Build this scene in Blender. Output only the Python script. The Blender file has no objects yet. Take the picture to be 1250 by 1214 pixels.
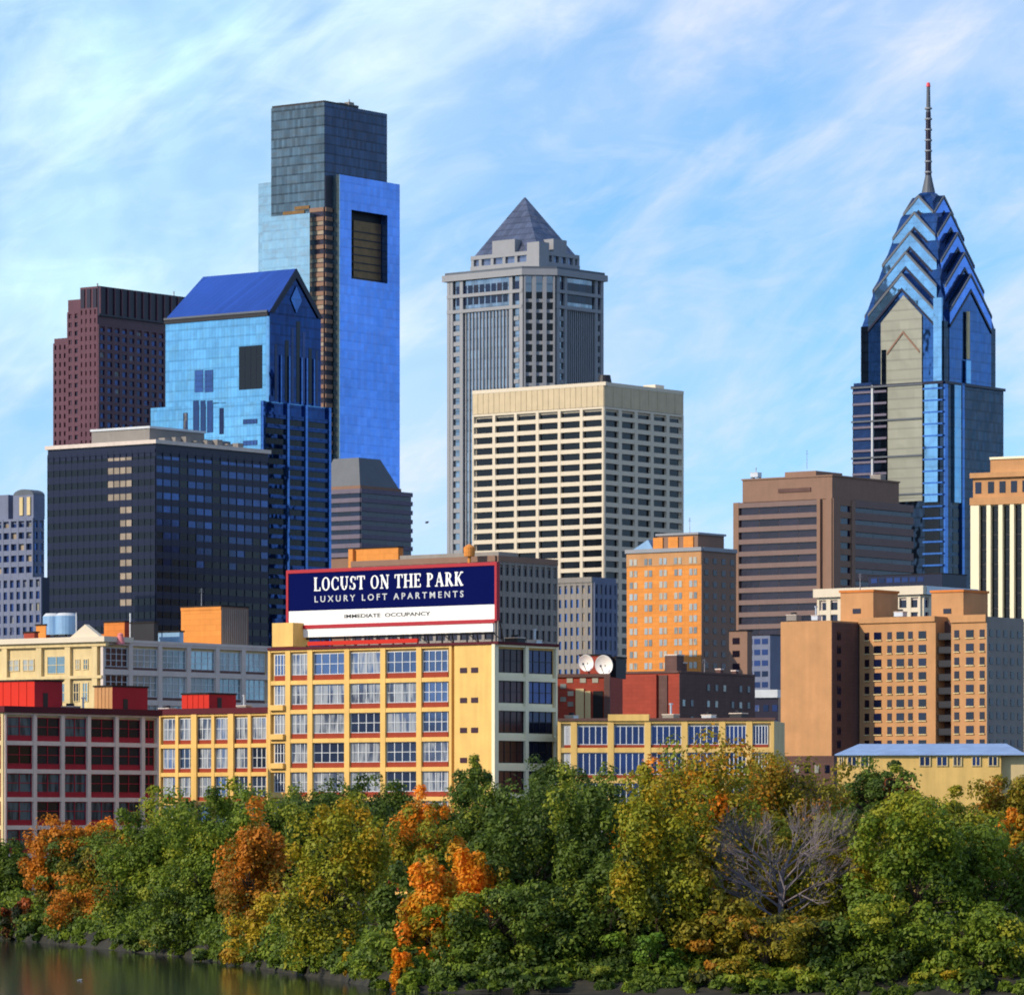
import bpy, bmesh, math, random
import numpy as np
from mathutils import Vector, Matrix
random.seed(7); rng = np.random.default_rng(7)
R = math.radians
F = 5950.0; HOR = 1000.0; CAMZ = 15.0        # lens in photo pixels, horizon row, eye height
scene = bpy.context.scene
COL = scene.collection

# ------------------------------------------------------------------ camera
cam = bpy.data.cameras.new("camera"); co = bpy.data.objects.new("camera", cam); COL.objects.link(co)
co.location = (0, 0, CAMZ); co.rotation_euler = (R(90), 0, 0)
cam.sensor_width = 36; cam.sensor_fit = 'HORIZONTAL'; cam.lens = 36 * F / 1250
cam.shift_y = (HOR - 607) / 1250; cam.clip_start = 1; cam.clip_end = 60000
cam.dof.use_dof = True; cam.dof.focus_distance = 100; cam.dof.aperture_fstop = 6.3    # the photograph is soft all over
scene.camera = co

# ------------------------------------------------------------------ light
SUN_AZ = math.atan2(-.86, -.51); SUN_EL = R(27)     # azimuth clockwise from +Y
sd = Vector((math.sin(SUN_AZ) * math.cos(SUN_EL), math.cos(SUN_AZ) * math.cos(SUN_EL), math.sin(SUN_EL)))
sl = bpy.data.lights.new("sun", 'SUN'); so = bpy.data.objects.new("sun", sl); COL.objects.link(so)
sl.energy = 3.8; sl.angle = R(.5); sl.color = (1, .86, .66)
so.rotation_euler = sd.to_track_quat('Z', 'Y').to_euler()
scene.view_settings.view_transform = 'Standard'; scene.view_settings.look = 'None'
scene.view_settings.exposure = .14; scene.view_settings.gamma = 1; scene.view_settings.use_curve_mapping = False

world = bpy.data.worlds.new("World"); scene.world = world; world.use_nodes = True
def nodes(nt):
    def N(t, **k):
        n = nt.nodes.new(t)
        ins = k.pop('i', {})
        for a, v in k.items(): setattr(n, a, v)
        for a, v in ins.items():
            if isinstance(v, bpy.types.NodeSocket): nt.links.new(v, n.inputs[a])
            else: n.inputs[a].default_value = v
        return n
    return N
nt = world.node_tree; nt.nodes.clear(); N = nodes(nt)
tc = N('ShaderNodeTexCoord').outputs['Generated']
sep = N('ShaderNodeSeparateXYZ', i={0: tc})
zz = N('ShaderNodeMath', operation='MULTIPLY_ADD', i={0: sep.outputs[2], 1: 1.1, 2: .12}).outputs[0]
vv = N('ShaderNodeCombineXYZ', i={0: sep.outputs[0], 1: sep.outputs[1], 2: zz}).outputs[0]
vn = N('ShaderNodeVectorMath', operation='NORMALIZE', i={0: vv}).outputs[0]
sky = N('ShaderNodeTexSky', sky_type='NISHITA', sun_disc=False, sun_elevation=SUN_EL, sun_rotation=SUN_AZ,
        air_density=1.0, dust_density=.3, ozone_density=2.0, i={0: vn}).outputs[0]
tint = N('ShaderNodeMix', data_type='RGBA', blend_type='MULTIPLY', i={0: 1.0, 6: sky, 7: (1.2, 1.35, 1.42, 1)}).outputs[2]
sat = N('ShaderNodeHueSaturation', i={'Saturation': 1.12, 'Value': 1.0, 'Color': tint}).outputs[0]
# clouds: cirrus streaks, stretched noise on direction (x, z)
def cl(ang, sx, sz, scale, det, lo, hi, off=(0, 0, 0), dist=.6):
    m = N('ShaderNodeMapping', i={0: tc, 1: off, 2: (0, R(ang), 0)}).outputs[0]
    m2 = N('ShaderNodeMapping', i={0: m, 3: (sx, 1, sz)}).outputs[0]
    n = N('ShaderNodeTexNoise', i={'Vector': m2, 'Scale': scale, 'Detail': det, 'Roughness': .6, 'Distortion': dist}).outputs[0]
    return N('ShaderNodeMapRange', interpolation_type='SMOOTHSTEP', i={0: n, 1: lo, 2: hi}).outputs[0]
def mth(op, a, b=0.0, c=None):
    i = {0: a, 1: b}
    if c is not None: i[2] = c
    return N('ShaderNodeMath', operation=op, i=i).outputs[0]
c1 = cl(33, 1, 2.5, 14, 7, .44, .74, (.03, 0, .053), .35)
c2 = cl(24, 1, 1.5, 11, 4, .36, .70, (.31, 0, .21), .3)
c3 = cl(12, 1.2, 3.5, 30, 7, .40, .75, (.5, 0, .1), 1.2)
cc = mth('ADD', mth('MULTIPLY', c1, .62), mth('MULTIPLY', c2, .45))
cc = mth('ADD', cc, mth('MULTIPLY', c3, .22))
cc = mth('MULTIPLY', cc, .85)
veil = N('ShaderNodeVectorMath', operation='DISTANCE', i={0: tc, 1: Vector((-.085, .985, .16)).normalized()}).outputs['Value']
veil = N('ShaderNodeMapRange', interpolation_type='SMOOTHSTEP', i={0: veil, 1: .13, 2: .0}).outputs[0]
veil = mth('MULTIPLY', veil, mth('MULTIPLY_ADD', c2, .6, .45))
cc = mth('ADD', cc, mth('MULTIPLY', veil, .66))
ccn = N('ShaderNodeClamp', i={0: cc, 2: .92}).outputs[0]
ccol = N('ShaderNodeMix', data_type='RGBA', i={0: mth('MINIMUM', mth('MULTIPLY', veil, 1.6), 1.0), 6: (5.6, 5.9, 6.9, 1), 7: (4.9, 7.0, 7.3, 1)}).outputs[2]
mixc = N('ShaderNodeMix', data_type='RGBA', i={0: ccn, 6: sat, 7: ccol}).outputs[2]
bg = N('ShaderNodeBackground', i={0: mixc, 1: .14}).outputs[0]
nt.links.new(bg, N('ShaderNodeOutputWorld').inputs[0])

# ------------------------------------------------------------------ materials
def srgb(h, k=1.0):
    c = [int(h[i:i+2], 16) / 255 for i in (0, 2, 4)]
    return tuple(min(.95, k * (x / 12.92 if x < .04045 else ((x + .055) / 1.055) ** 2.4)) for x in c) + (1,)
MC = {}
def newmat(name):
    m = bpy.data.materials.new(name); m.use_nodes = True; m.node_tree.nodes.clear()
    MC[name] = m
    return m, nodes(m.node_tree)
def finish(m, N, sh): m.node_tree.links.new(sh, N('ShaderNodeOutputMaterial').inputs[0])
def vmul(N, col, f):       # colour times scalar
    return N('ShaderNodeVectorMath', operation='SCALE', i={0: col, 3: f}).outputs[0]
def M(name): return MC[name]
def wall(name, hexc, k=.75, rough=.85, var=.22, scale=.25, brick=0, metal=0.0, streak=.5, spec=.35):
    m, N = newmat(name)
    tc = N('ShaderNodeTexCoord').outputs['Object']
    a = N('ShaderNodeTexNoise', i={'Vector': tc, 'Scale': scale, 'Detail': 6.0, 'Roughness': .65}).outputs[0]
    mp = N('ShaderNodeMapping', i={0: tc, 3: (1.2, 1.2, .08)}).outputs[0]
    s = N('ShaderNodeTexNoise', i={'Vector': mp, 'Scale': .9, 'Detail': 4.0}).outputs[0]
    f = N('ShaderNodeMath', operation='MULTIPLY_ADD', i={0: a, 1: 2 * var, 2: 1 - var}).outputs[0]
    g = N('ShaderNodeMath', operation='MULTIPLY_ADD', i={0: s, 1: 2 * var * streak, 2: 1 - var * streak}).outputs[0]
    fg = N('ShaderNodeMath', operation='MULTIPLY', i={0: f, 1: g}).outputs[0]
    if brick:
        b = N('ShaderNodeSeparateXYZ', i={0: tc})
        u = N('ShaderNodeMath', operation='ADD', i={0: b.outputs[0], 1: b.outputs[1]}).outputs[0]
        v = N('ShaderNodeCombineXYZ', i={0: u, 1: b.outputs[2]}).outputs[0]
        br = N('ShaderNodeTexBrick', i={'Vector': v, 'Scale': 1.0, 'Mortar Size': .03 * brick, 'Brick Width': 1.2 * brick, 'Row Height': .5 * brick,
               'Color1': (1.12, 1.12, 1.12, 1), 'Color2': (.86, .86, .86, 1), 'Mortar': (.7, .7, .7, 1)}).outputs[0]
        col = N('ShaderNodeMix', data_type='RGBA', blend_type='MULTIPLY', i={0: .5, 6: srgb(hexc, k), 7: br}).outputs[2]
    else:
        col = N('ShaderNodeRGB').outputs[0]; col.default_value = srgb(hexc, k)
    p = N('ShaderNodeBsdfPrincipled', i={'Base Color': vmul(N, col, fg), 'Roughness': rough, 'Metallic': metal, 'Specular IOR Level': spec})
    finish(m, N, p.outputs[0]); return m
def randv(N):
    isl = N('ShaderNodeNewGeometry').outputs['Random Per Island']
    ob = N('ShaderNodeObjectInfo').outputs['Random']
    s = N('ShaderNodeMath', operation='MULTIPLY_ADD', i={0: isl, 1: 3.7, 2: ob}).outputs[0]
    s = N('ShaderNodeMath', operation='MULTIPLY_ADD', i={0: s, 1: 5.3, 2: .17}).outputs[0]
    return N('ShaderNodeMath', operation='FRACT', i={0: s}).outputs[0]
def glass(name, hexc, k=1.0, metal=.9, rough=.12, var=.35, blind=0.0, blindc='b8b4a0', bump=.02, spec=.5):
    """window glass, every pane a little different; a share of the windows has a blind or curtain behind it"""
    m, N = newmat(name)
    r = randv(N)
    f = N('ShaderNodeMath', operation='MULTIPLY_ADD', i={0: r, 1: 2 * var, 2: 1 - var}).outputs[0]
    tc = N('ShaderNodeTexCoord').outputs['Object']
    nz = N('ShaderNodeTexNoise', i={'Vector': tc, 'Scale': .35, 'Detail': 3.0}).outputs[0]
    f2 = N('ShaderNodeMath', operation='MULTIPLY_ADD', i={0: nz, 1: .8, 2: .6}).outputs[0]
    ff = N('ShaderNodeMath', operation='MULTIPLY', i={0: f, 1: f2}).outputs[0]
    bm = N('ShaderNodeBump', i={'Strength': bump * 4, 'Distance': .3, 'Height': nz}).outputs[0]
    rgb = N('ShaderNodeRGB').outputs[0]; rgb.default_value = srgb(hexc, k)
    p = N('ShaderNodeBsdfPrincipled', i={'Base Color': vmul(N, rgb, ff), 'Roughness': rough, 'Metallic': metal, 'Normal': bm, 'Specular IOR Level': spec})
    sh = p.outputs[0]
    if blind:
        r2 = N('ShaderNodeMath', operation='FRACT', i={0: N('ShaderNodeMath', operation='MULTIPLY', i={0: r, 1: 17.3}).outputs[0]}).outputs[0]
        lt = N('ShaderNodeMath', operation='LESS_THAN', i={0: r2, 1: blind}).outputs[0]
        cn = N('ShaderNodeMapping', i={0: tc, 3: (1.1, 1.1, .22)}).outputs[0]
        cn = N('ShaderNodeTexNoise', i={'Vector': N('ShaderNodeVectorMath', operation='ADD', i={0: cn, 1: N('ShaderNodeObjectInfo').outputs['Location']}).outputs[0], 'Scale': 1.0, 'Detail': 2.0}).outputs[0]
        cn = N('ShaderNodeMapRange', i={0: cn, 1: .40, 2: .56, 3: .1, 4: .85}).outputs[0]
        lt = N('ShaderNodeMath', operation='MULTIPLY', i={0: lt, 1: cn}).outputs[0]
        d = N('ShaderNodeBsdfPrincipled', i={'Base Color': srgb(blindc, .6), 'Roughness': .35})
        sh = N('ShaderNodeMixShader', i={0: lt, 1: sh, 2: d.outputs[0]}).outputs[0]
    finish(m, N, sh); return m
def curtain(name, hexc, k=1.0, cw=1.6, fh=4.2, var=.18, metal=.85, rough=.05, line=.55, lw=.18, vline=.82, big=.35, bumpd=.06):
    """glass curtain wall: floor by floor and panel by panel"""
    m, N = newmat(name)
    tc = N('ShaderNodeTexCoord').outputs['Object']
    b = N('ShaderNodeSeparateXYZ', i={0: tc})
    u = N('ShaderNodeMath', operation='ADD', i={0: b.outputs[0], 1: b.outputs[1]}).outputs[0]
    uu = N('ShaderNodeMath', operation='DIVIDE', i={0: u, 1: cw}).outputs[0]
    zz = N('ShaderNodeMath', operation='DIVIDE', i={0: b.outputs[2], 1: fh}).outputs[0]
    fu = N('ShaderNodeMath', operation='FLOOR', i={0: uu}).outputs[0]; fz = N('ShaderNodeMath', operation='FLOOR', i={0: zz}).outputs[0]
    wn = N('ShaderNodeTexWhiteNoise', noise_dimensions='2D', i={0: N('ShaderNodeCombineXYZ', i={0: fu, 1: fz}).outputs[0]}).outputs[0]
    f = N('ShaderNodeMath', operation='MULTIPLY_ADD', i={0: wn, 1: 2 * var, 2: 1 - var}).outputs[0]
    def band(x, w, dark):
        fr = N('ShaderNodeMath', operation='FRACT', i={0: x}).outputs[0]
        g = N('ShaderNodeMath', operation='GREATER_THAN', i={0: fr, 1: w}).outputs[0]
        return N('ShaderNodeMath', operation='MULTIPLY_ADD', i={0: g, 1: 1 - dark, 2: dark}).outputs[0]
    f = N('ShaderNodeMath', operation='MULTIPLY', i={0: f, 1: band(zz, lw, line)}).outputs[0]
    f = N('ShaderNodeMath', operation='MULTIPLY', i={0: f, 1: band(uu, .14, vline)}).outputs[0]
    nz = N('ShaderNodeTexNoise', i={'Vector': tc, 'Scale': .035, 'Detail': 4.0}).outputs[0]
    g = N('ShaderNodeMath', operation='MULTIPLY_ADD', i={0: nz, 1: 2 * big, 2: 1 - big}).outputs[0]
    f = N('ShaderNodeMath', operation='MULTIPLY', i={0: f, 1: g}).outputs[0]
    nw = N('ShaderNodeTexNoise', i={'Vector': tc, 'Scale': .11, 'Detail': 2.0}).outputs[0]
    bm = N('ShaderNodeBump', i={'Strength': 1.0, 'Distance': .22, 'Height': nw}).outputs[0]
    rgb = N('ShaderNodeRGB').outputs[0]; rgb.default_value = srgb(hexc, k)
    p = N('ShaderNodeBsdfPrincipled', i={'Base Color': vmul(N, rgb, f), 'Roughness': rough, 'Metallic': metal, 'Normal': bm})
    finish(m, N, p.outputs[0]); return m

wall('yellow_stucco', 'f4c876', .8, var=.2, streak=1); wall('cream_stone', 'f0d7a0', .72, var=.26, streak=1); wall('pale_concrete', 'e0d0c4', .85)
wall('white_concrete', 'eadcc4', .8, var=.08); wall('tan_parapet', 'e0ccA8', .75)
wall('pink_concrete', 'ecd0bc', .9)
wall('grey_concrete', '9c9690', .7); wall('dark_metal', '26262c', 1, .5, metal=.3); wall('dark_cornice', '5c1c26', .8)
wall('red_paint', 'd83020', .8, var=.1); wall('dark_red_and_shade', 'b02430', .85); wall('rust_red_panel', 'a04028', .8)  # second red: sills, and shade painted on the stair houses
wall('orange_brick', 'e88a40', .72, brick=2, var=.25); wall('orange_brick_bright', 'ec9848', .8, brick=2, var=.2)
wall('red_brick', 'b04a38', .75, brick=1.2, var=.3); wall('dark_brick', '6c504a', .8, brick=1.2, var=.35)
wall('brown_stone', 'a88470', .62, var=.16); wall('brown_spandrel', 'a08680', .55, var=.16)
wall('red_granite', '7c4858', .5, .4, var=.2, brick=5); wall('dark_granite', '2c2038', .6, .35)
wall('grey_granite', 'a8aab0', .68, .6, var=.12); wall('slate_roof', '6c7480', .6, .5); wall('grey_brown', '989088', .85, var=.3)
wall('blue_grey_concrete', '868ea8', .65, var=.25); wall('navy_panel', '0e1a48', .45, .35, metal=.1); wall('pale_trim', 'd8dce0', .8, .5)
wall('mauve_spandrel', '8c8498', .6); wall('white_paint', 'fafaf6', .9, .5, var=.05); wall('sign_navy', '0c1450', .9, .9, var=.06, spec=.02)
wall('sign_red', 'b82030', .8, .5, var=.08); wall('silver_metal', 'c8ccd4', .8, .4, metal=.6); wall('blue_metal', 'a8c4ec', .8, .35, metal=.3, brick=1)
wall('yellow_cladding', 'f0c878', .78, var=.25, streak=1); wall('cream_pier', 'f8ecc8', .92, var=.08); wall('orange_stone', 'd29c6a', .76, var=.25)
wall('gold_clad', '9c7440', .5, .4, metal=.4, brick=3, var=.7); wall('black_void', '0a0a10', 1, .6); wall('bark', '4a3c30', .8, .95, scale=2)
wall('grey_bark', '94888c', .6, .95, scale=2); wall('tank_blue', '8cb4dc', .8, .4, var=.25, scale=.6); wall('pink_paint', 'f09090', .8); wall('black_roofing', '221c1c', 1)
wall('beacon_red', 'f03848', .9, .4); wall('feather_white', 'f0f0f0', .9); wall('feather_grey', '50484c', .9); wall('retaining_wall_stone', '8c8890', .6, var=.3)
glass('window_dark', '0c1230', .9, metal=.1, rough=.15, var=.5)
glass('window_navy', '20305c', .9, metal=.5, var=.6, blind=.08)
glass('window_curtained', '46587a', .9, metal=.5, var=.6, blind=.55, blindc='c4ccd4')
glass('window_teal', '0c1820', .9, metal=.0, rough=.25, var=.8, blind=.45, blindc='44707c', spec=.15)
glass('window_grey', '8aa0a8', .8, metal=.5, var=.3, blind=.3, blindc='c8d0cc')
glass('window_black', '06070e', 1, metal=0, rough=.2, var=.5, spec=.3)
glass('window_beige_and_glint', 'b09c84', .7, metal=.1, rough=.3, var=.2)  # plain beige panes, also painted in for gold reflections
glass('window_small_pale', '9aa0a0', .8, metal=.2, var=.4, blind=.5, blindc='e0d8c0')
glass('window_band_blue', '3c588c', .9, metal=.6, var=.35)
glass('window_band_dim', '2c4474', .8, metal=.5, var=.5)
glass('window_maroon', '3c1420', .9, metal=.1, rough=.3, var=.3)
glass('window_brown', '2c2430', .9, metal=.3, var=.3)
curtain('comcast_grey', '74848a', .62, 1.6, 4.3, metal=.7, big=.3, var=.25)
curtain('comcast_shade_navy', '30425c', .8, 1.6, 4.3, metal=.7, big=.35, var=.25)
curtain('slab_blue', '6c9aec', .7, 2.4, 4.3, line=.9, vline=.95, var=.09, big=.3)
curtain('slab_pale', 'b4ccd0', .75, 2.4, 4.3, line=.9, vline=.95, var=.06, big=.1)
curtain('liberty_cyan', '84bcd8', .75, 1.6, 4.0, line=.82, var=.1)
curtain('liberty_shade_navy', '1c3c70', .75, 1.6, 4.0, line=.7, var=.2)
curtain('liberty_roof', '5080e4', .8, 3.0, 30, line=1, vline=.85, var=.08, rough=.25)
curtain('strip_blue', '5480c4', .6, 1.6, 3.9, line=.8, var=.1); curtain('spire_blue', '4068a0', .7, 1.6, 3.9, line=.8, var=.12); curtain('spire_light', '84b0d0', .75, 3, 3.9, line=.9, vline=.95, var=.06)
curtain('spire_navy', '2c3848', .8, 1.6, 3.9, line=.6, var=.3); curtain('spire_tan_reflection', 'a8a898', .7, 4.0, 3.9, line=.8, metal=.2, rough=.35, vline=1, var=.06, big=.15)
curtain('mellon_glass', 'a8aeb4', .62, 1.5, 3.9, line=.7, var=.2); curtain('mellon_roof', '8088a0', .62, 2.0, 2.4, line=.7, metal=.5)
curtain('black_glass', '0c1838', .8, 2.0, 3.8, line=.6, var=.35, metal=.6)

# ------------------------------------------------------------------ mesh helpers
class MB:
    def __init__(s): s.v = []; s.f = []; s.m = []; s.mats = []
    def mi(s, name):
        if name not in s.mats: s.mats.append(name)
        return s.mats.index(name)
    def hexa(s, P, mat):        # P: 8 points, bottom ccw then top ccw
        b = len(s.v); s.v += [tuple(p) for p in P]; i = s.mi(mat)
        for q in ((3, 2, 1, 0), (4, 5, 6, 7), (0, 1, 5, 4), (1, 2, 6, 5), (2, 3, 7, 6), (3, 0, 4, 7)):
            s.f.append(tuple(b + k for k in q)); s.m.append(i)
    def box(s, x0, x1, y0, y1, z0, z1, mat):
        s.hexa([(x0, y0, z0), (x1, y0, z0), (x1, y1, z0), (x0, y1, z0), (x0, y0, z1), (x1, y0, z1), (x1, y1, z1), (x0, y1, z1)], mat)
    def prism(s, poly, z0, z1, mat, top=None):     # poly ccw [(x,y)], optional top polygon (same count)
        top = top or poly; b = len(s.v); n = len(poly); i = s.mi(mat)
        s.v += [(x, y, z0) for x, y in poly] + [(x, y, z1) for x, y in top]
        s.f.append(tuple(b + k for k in reversed(range(n)))); s.m.append(i)
        s.f.append(tuple(b + n + k for k in range(n))); s.m.append(i)
        for k in range(n):
            s.f.append((b + k, b + (k + 1) % n, b + n + (k + 1) % n, b + n + k)); s.m.append(i)
    def extr(s, pts, off, mat):       # polygon of 3D points extruded by a vector
        b = len(s.v); n = len(pts); i = s.mi(mat)
        s.v += [tuple(p) for p in pts] + [tuple(p[k] + off[k] for k in range(3)) for p in pts]
        s.f.append(tuple(b + k for k in range(n))); s.m.append(i)
        s.f.append(tuple(b + n + k for k in reversed(range(n)))); s.m.append(i)
        for k in range(n):
            s.f.append((b + k, b + n + k, b + n + (k + 1) % n, b + (k + 1) % n)); s.m.append(i)
    def cyl(s, x, y, z0, z1, r0, mat, r1=None, n=16):
        r1 = r0 if r1 is None else r1
        A = [2 * math.pi * k / n for k in range(n)]
        s.prism([(x + r0 * math.cos(a), y + r0 * math.sin(a)) for a in A], z0, z1, mat, [(x + r1 * math.cos(a), y + r1 * math.sin(a)) for a in A])
    def bar(s, p, q, r, mat, r1=None, n=6):
        p = Vector(p); q = Vector(q); r1 = r if r1 is None else r1
        d = (q - p).normalized(); a = d.orthogonal().normalized(); c = d.cross(a)
        b = len(s.v); i = s.mi(mat)
        for P, rr in ((p, r), (q, r1)):
            for k in range(n):
                t = 2 * math.pi * k / n; s.v.append(tuple(P + rr * (math.cos(t) * a + math.sin(t) * c)))
        for k in range(n): s.f.append((b + k, b + (k + 1) % n, b + n + (k + 1) % n, b + n + k)); s.m.append(i)
        s.f.append(tuple(b + k for k in reversed(range(n)))); s.m.append(i); s.f.append(tuple(b + n + k for k in range(n))); s.m.append(i)
    def mesh(s, name):
        me = bpy.data.meshes.new(name); me.from_pydata(s.v, [], s.f)
        for k in s.mats: me.materials.append(MC[k])
        me.polygons.foreach_set('material_index', s.m); me.update()
        bm = bmesh.new(); bm.from_mesh(me); bmesh.ops.recalc_face_normals(bm, faces=bm.faces); bm.to_mesh(me); bm.free()
        return me
    def build(s, name, parent=None, loc=(0, 0, 0)):
        if not s.f: return None
        o = bpy.data.objects.new(name, s.mesh(name)); COL.objects.link(o); o.parent = parent; o.location = loc
        return o
def tag(o, label=None, cat=None, group=None, kind=None):
    if label: o['label'] = label
    if cat: o['category'] = cat
    if group: o['group'] = group
    if kind: o['kind'] = kind
    return o

class Face:
    """a facade plane of a building; 'a' runs from left to right as seen from outside"""
    def __init__(s, b, p0, p1):
        s.b = b; s.p0 = Vector(p0); d = Vector(p1) - s.p0; s.len = d.length; s.u = d / s.len; s.n = Vector((s.u.y, -s.u.x))
    def P(s, a, z, o=0): q = s.p0 + s.u * a + s.n * o; return (q.x, q.y, z)
    def a(s, px):
        t = (px - 625) / F; w0 = s.b.w(s.p0); wu = s.b.wd(s.u)
        return (t * w0.y - w0.x) / (wu.x - t * wu.y)
    def z(s, py, a=None):
        a = s.len if a is None else a
        w = s.b.w(s.p0 + s.u * a); return CAMZ + (HOR - py) * w.y / F - s.b.g
    def slab(s, mb, a0, a1, z0, z1, o0, o1, mat):
        P = s.P
        mb.hexa([P(a0, z0, o1), P(a1, z0, o1), P(a1, z0, o0), P(a0, z0, o0), P(a0, z1, o1), P(a1, z1, o1), P(a1, z1, o0), P(a0, z1, o0)], mat)

WM = {}
class Bld:
    def __init__(s, name, label, cat, xc, D, th=37, g=4.0, low=1100, group=None):
        s.th = R(th); s.D = D; s.g = g
        s.C = Vector(((xc - 625) / F * D, D))
        s.root = bpy.data.objects.new(name, None); COL.objects.link(s.root)
        s.root.location = (s.C.x, s.C.y, g); s.root.rotation_euler = (0, 0, R(90) - s.th); s.root.empty_display_size = 5
        tag(s.root, label, cat, group)
        s.uL = Vector((-math.cos(s.th), math.sin(s.th))); s.uR = Vector((math.sin(s.th), math.cos(s.th)))
        s.wall = MB(); s.wins = []; s.low = low
    def w(s, p): return s.C + s.uR * p[0] + s.uL * p[1]
    def wd(s, p): return s.uR * p[0] + s.uL * p[1]
    def L(s, px, x=0):    # y on plane x=const seen at column px
        t = (px - 625) / F; w0 = s.w((x, 0)); return (t * w0.y - w0.x) / (s.uL.x - t * s.uL.y)
    def Rr(s, px, y=0):
        t = (px - 625) / F; w0 = s.w((0, y)); return (t * w0.y - w0.x) / (s.uR.x - t * s.uR.y)
    def Z(s, py, p=(0, 0)): return CAMZ + (HOR - py) * s.w(p).y / F - s.g
    def fL(s, y1, x=0, y0=0): return Face(s, (x, y1), (x, y0))
    def fR(s, x1, y=0, x0=0): return Face(s, (x0, y), (x1, y))
    def win(s, f, a0, a1, z0, z1, gm, st=None, name='window', o=0.0):
        s.wins.append((f, a0, a1, z0, z1, gm, st, name, o))
    def grid(s, f, cols, rows, pier, span, dep, wm, gm, st=None, a0=0, a1=None, z0=0, z1=0, skip=None, base=0.0, name='window', gfun=None, mb=None):
        """piers and spandrels proud of the core, a window in every opening. cols/rows: counts or boundary lists"""
        mb = mb or s.wall
        a1 = f.len if a1 is None else a1
        A = [a0 + (a1 - a0) * k / cols for k in range(cols + 1)] if isinstance(cols, int) else list(cols)
        Zs = [z0 + (z1 - z0) * k / rows for k in range(rows + 1)] if isinstance(rows, int) else list(rows)
        for k, a in enumerate(A):
            lo = a - pier / 2; hi = a + pier / 2
            if k == 0: lo = a
            if k == len(A) - 1: hi = a
            f.slab(mb, lo, hi, Zs[0], Zs[-1], base, base + dep, wm)
        for k, z in enumerate(Zs):
            lo = z - span / 2; hi = z + span / 2
            if k == 0: lo = z
            if k == len(Zs) - 1: hi = z
            f.slab(mb, A[0] + .01, A[-1] - .01, lo, hi, base, base + dep - .06, wm)
        for i in range(len(A) - 1):
            for j in range(len(Zs) - 1):
                if skip and skip(i, j): continue
                g_ = gfun(i, j) if gfun else gm
                if g_ is None: continue
                s.win(f, A[i] + pier / 2 * (1 if i else 2), A[i + 1] - pier / 2 * (1 if i < len(A) - 2 else 2),
                      Zs[j] + span / 2 * (1 if j else 2), Zs[j + 1] - span / 2 * (1 if j < len(Zs) - 2 else 2), g_, st, name, base)
    def done(s, limit=100):
        if s.wall.f: s.wall.build('wall', s.root)
        zl = CAMZ + (HOR - s.low) * s.D / F - s.g
        def area(w):
            n = s.wd(w[0].n); d = max(.01, -n.y)
            return (w[2] - w[1]) * (w[4] - w[3]) * d * (1 if w[4] > zl else 1e-4)
        ws = sorted([w for w in s.wins if w[2] - w[1] > .05 and w[4] - w[3] > .05], key=area, reverse=True)
        if len(ws) <= 112: limit = len(ws)
        for w in ws[:limit]:
            f, a0, a1, z0, z1, gm, st, name, o = w
            W = round(a1 - a0, 2); H = round(z1 - z0, 2); key = (W, H, gm, st, name)
            if key not in WM:
                m = MB(); m.box(0, W, -.08, 0, 0, H, gm); fr = None; sp = None
                pb = 0
                if st:
                    nv, nh, fm, panel, pm = st
                    pb = H * panel
                    fr = MB(); t = .07
                    for k in range(nv + 2):
                        x = W * k / (nv + 1); x = min(max(x, t), W - t)
                        fr.box(x - t, x + t, -.16, -.081, pb, H, fm)
                    for k in range(nh + 2):
                        z = pb + (H - pb) * k / (nh + 1); z = min(max(z, pb + t), H - t)
                        fr.box(t * 2, W - t * 2, -.15, -.081, z - t * .7, z + t * .7, fm)
                    fr = fr.mesh('window_frame')
                    if panel:
                        sp = MB(); sp.box(.02, W - .02, -.2, -.082, 0, pb, pm); sp = sp.mesh('sill_panel')
                WM[key] = (m.mesh(name), fr, sp)
            me, fr, sp = WM[key]
            ob = bpy.data.objects.new(name, me); COL.objects.link(ob); ob.parent = s.root
            ob.location = f.P(a0, z0, o); ob.rotation_euler = (0, 0, math.atan2(f.u.y, f.u.x))
            for q, nm in ((fr, 'window_frame'), (sp, 'sill_panel')):
                if q: c = bpy.data.objects.new(nm, q); COL.objects.link(c); c.parent = ob
        if ws[limit:]:
            m = MB()
            for w in ws[limit:]:
                f, a0, a1, z0, z1, gm, st, name, o = w
                f.slab(m, a0, a1, z0, z1, o, o + .08, gm)
                if st:
                    nv, nh, fm, panel, pm = st
                    zp = z0 + (z1 - z0) * panel
                    if panel: f.slab(m, a0 + .02, a1 - .02, z0, zp, o + .082, o + .2, pm)
                    for k in range(1, nv + 1):
                        x = a0 + (a1 - a0) * k / (nv + 1); f.slab(m, x - .07, x + .07, zp, z1, o + .081, o + .16, fm)
            tag(m.build(ws[limit][7], s.root), kind='stuff')
        return s
def sub(b, name, fn, label=None):
    m = MB(); fn(m); o = m.build(name, b.root)
    if label: o['label'] = label
    return o


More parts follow.
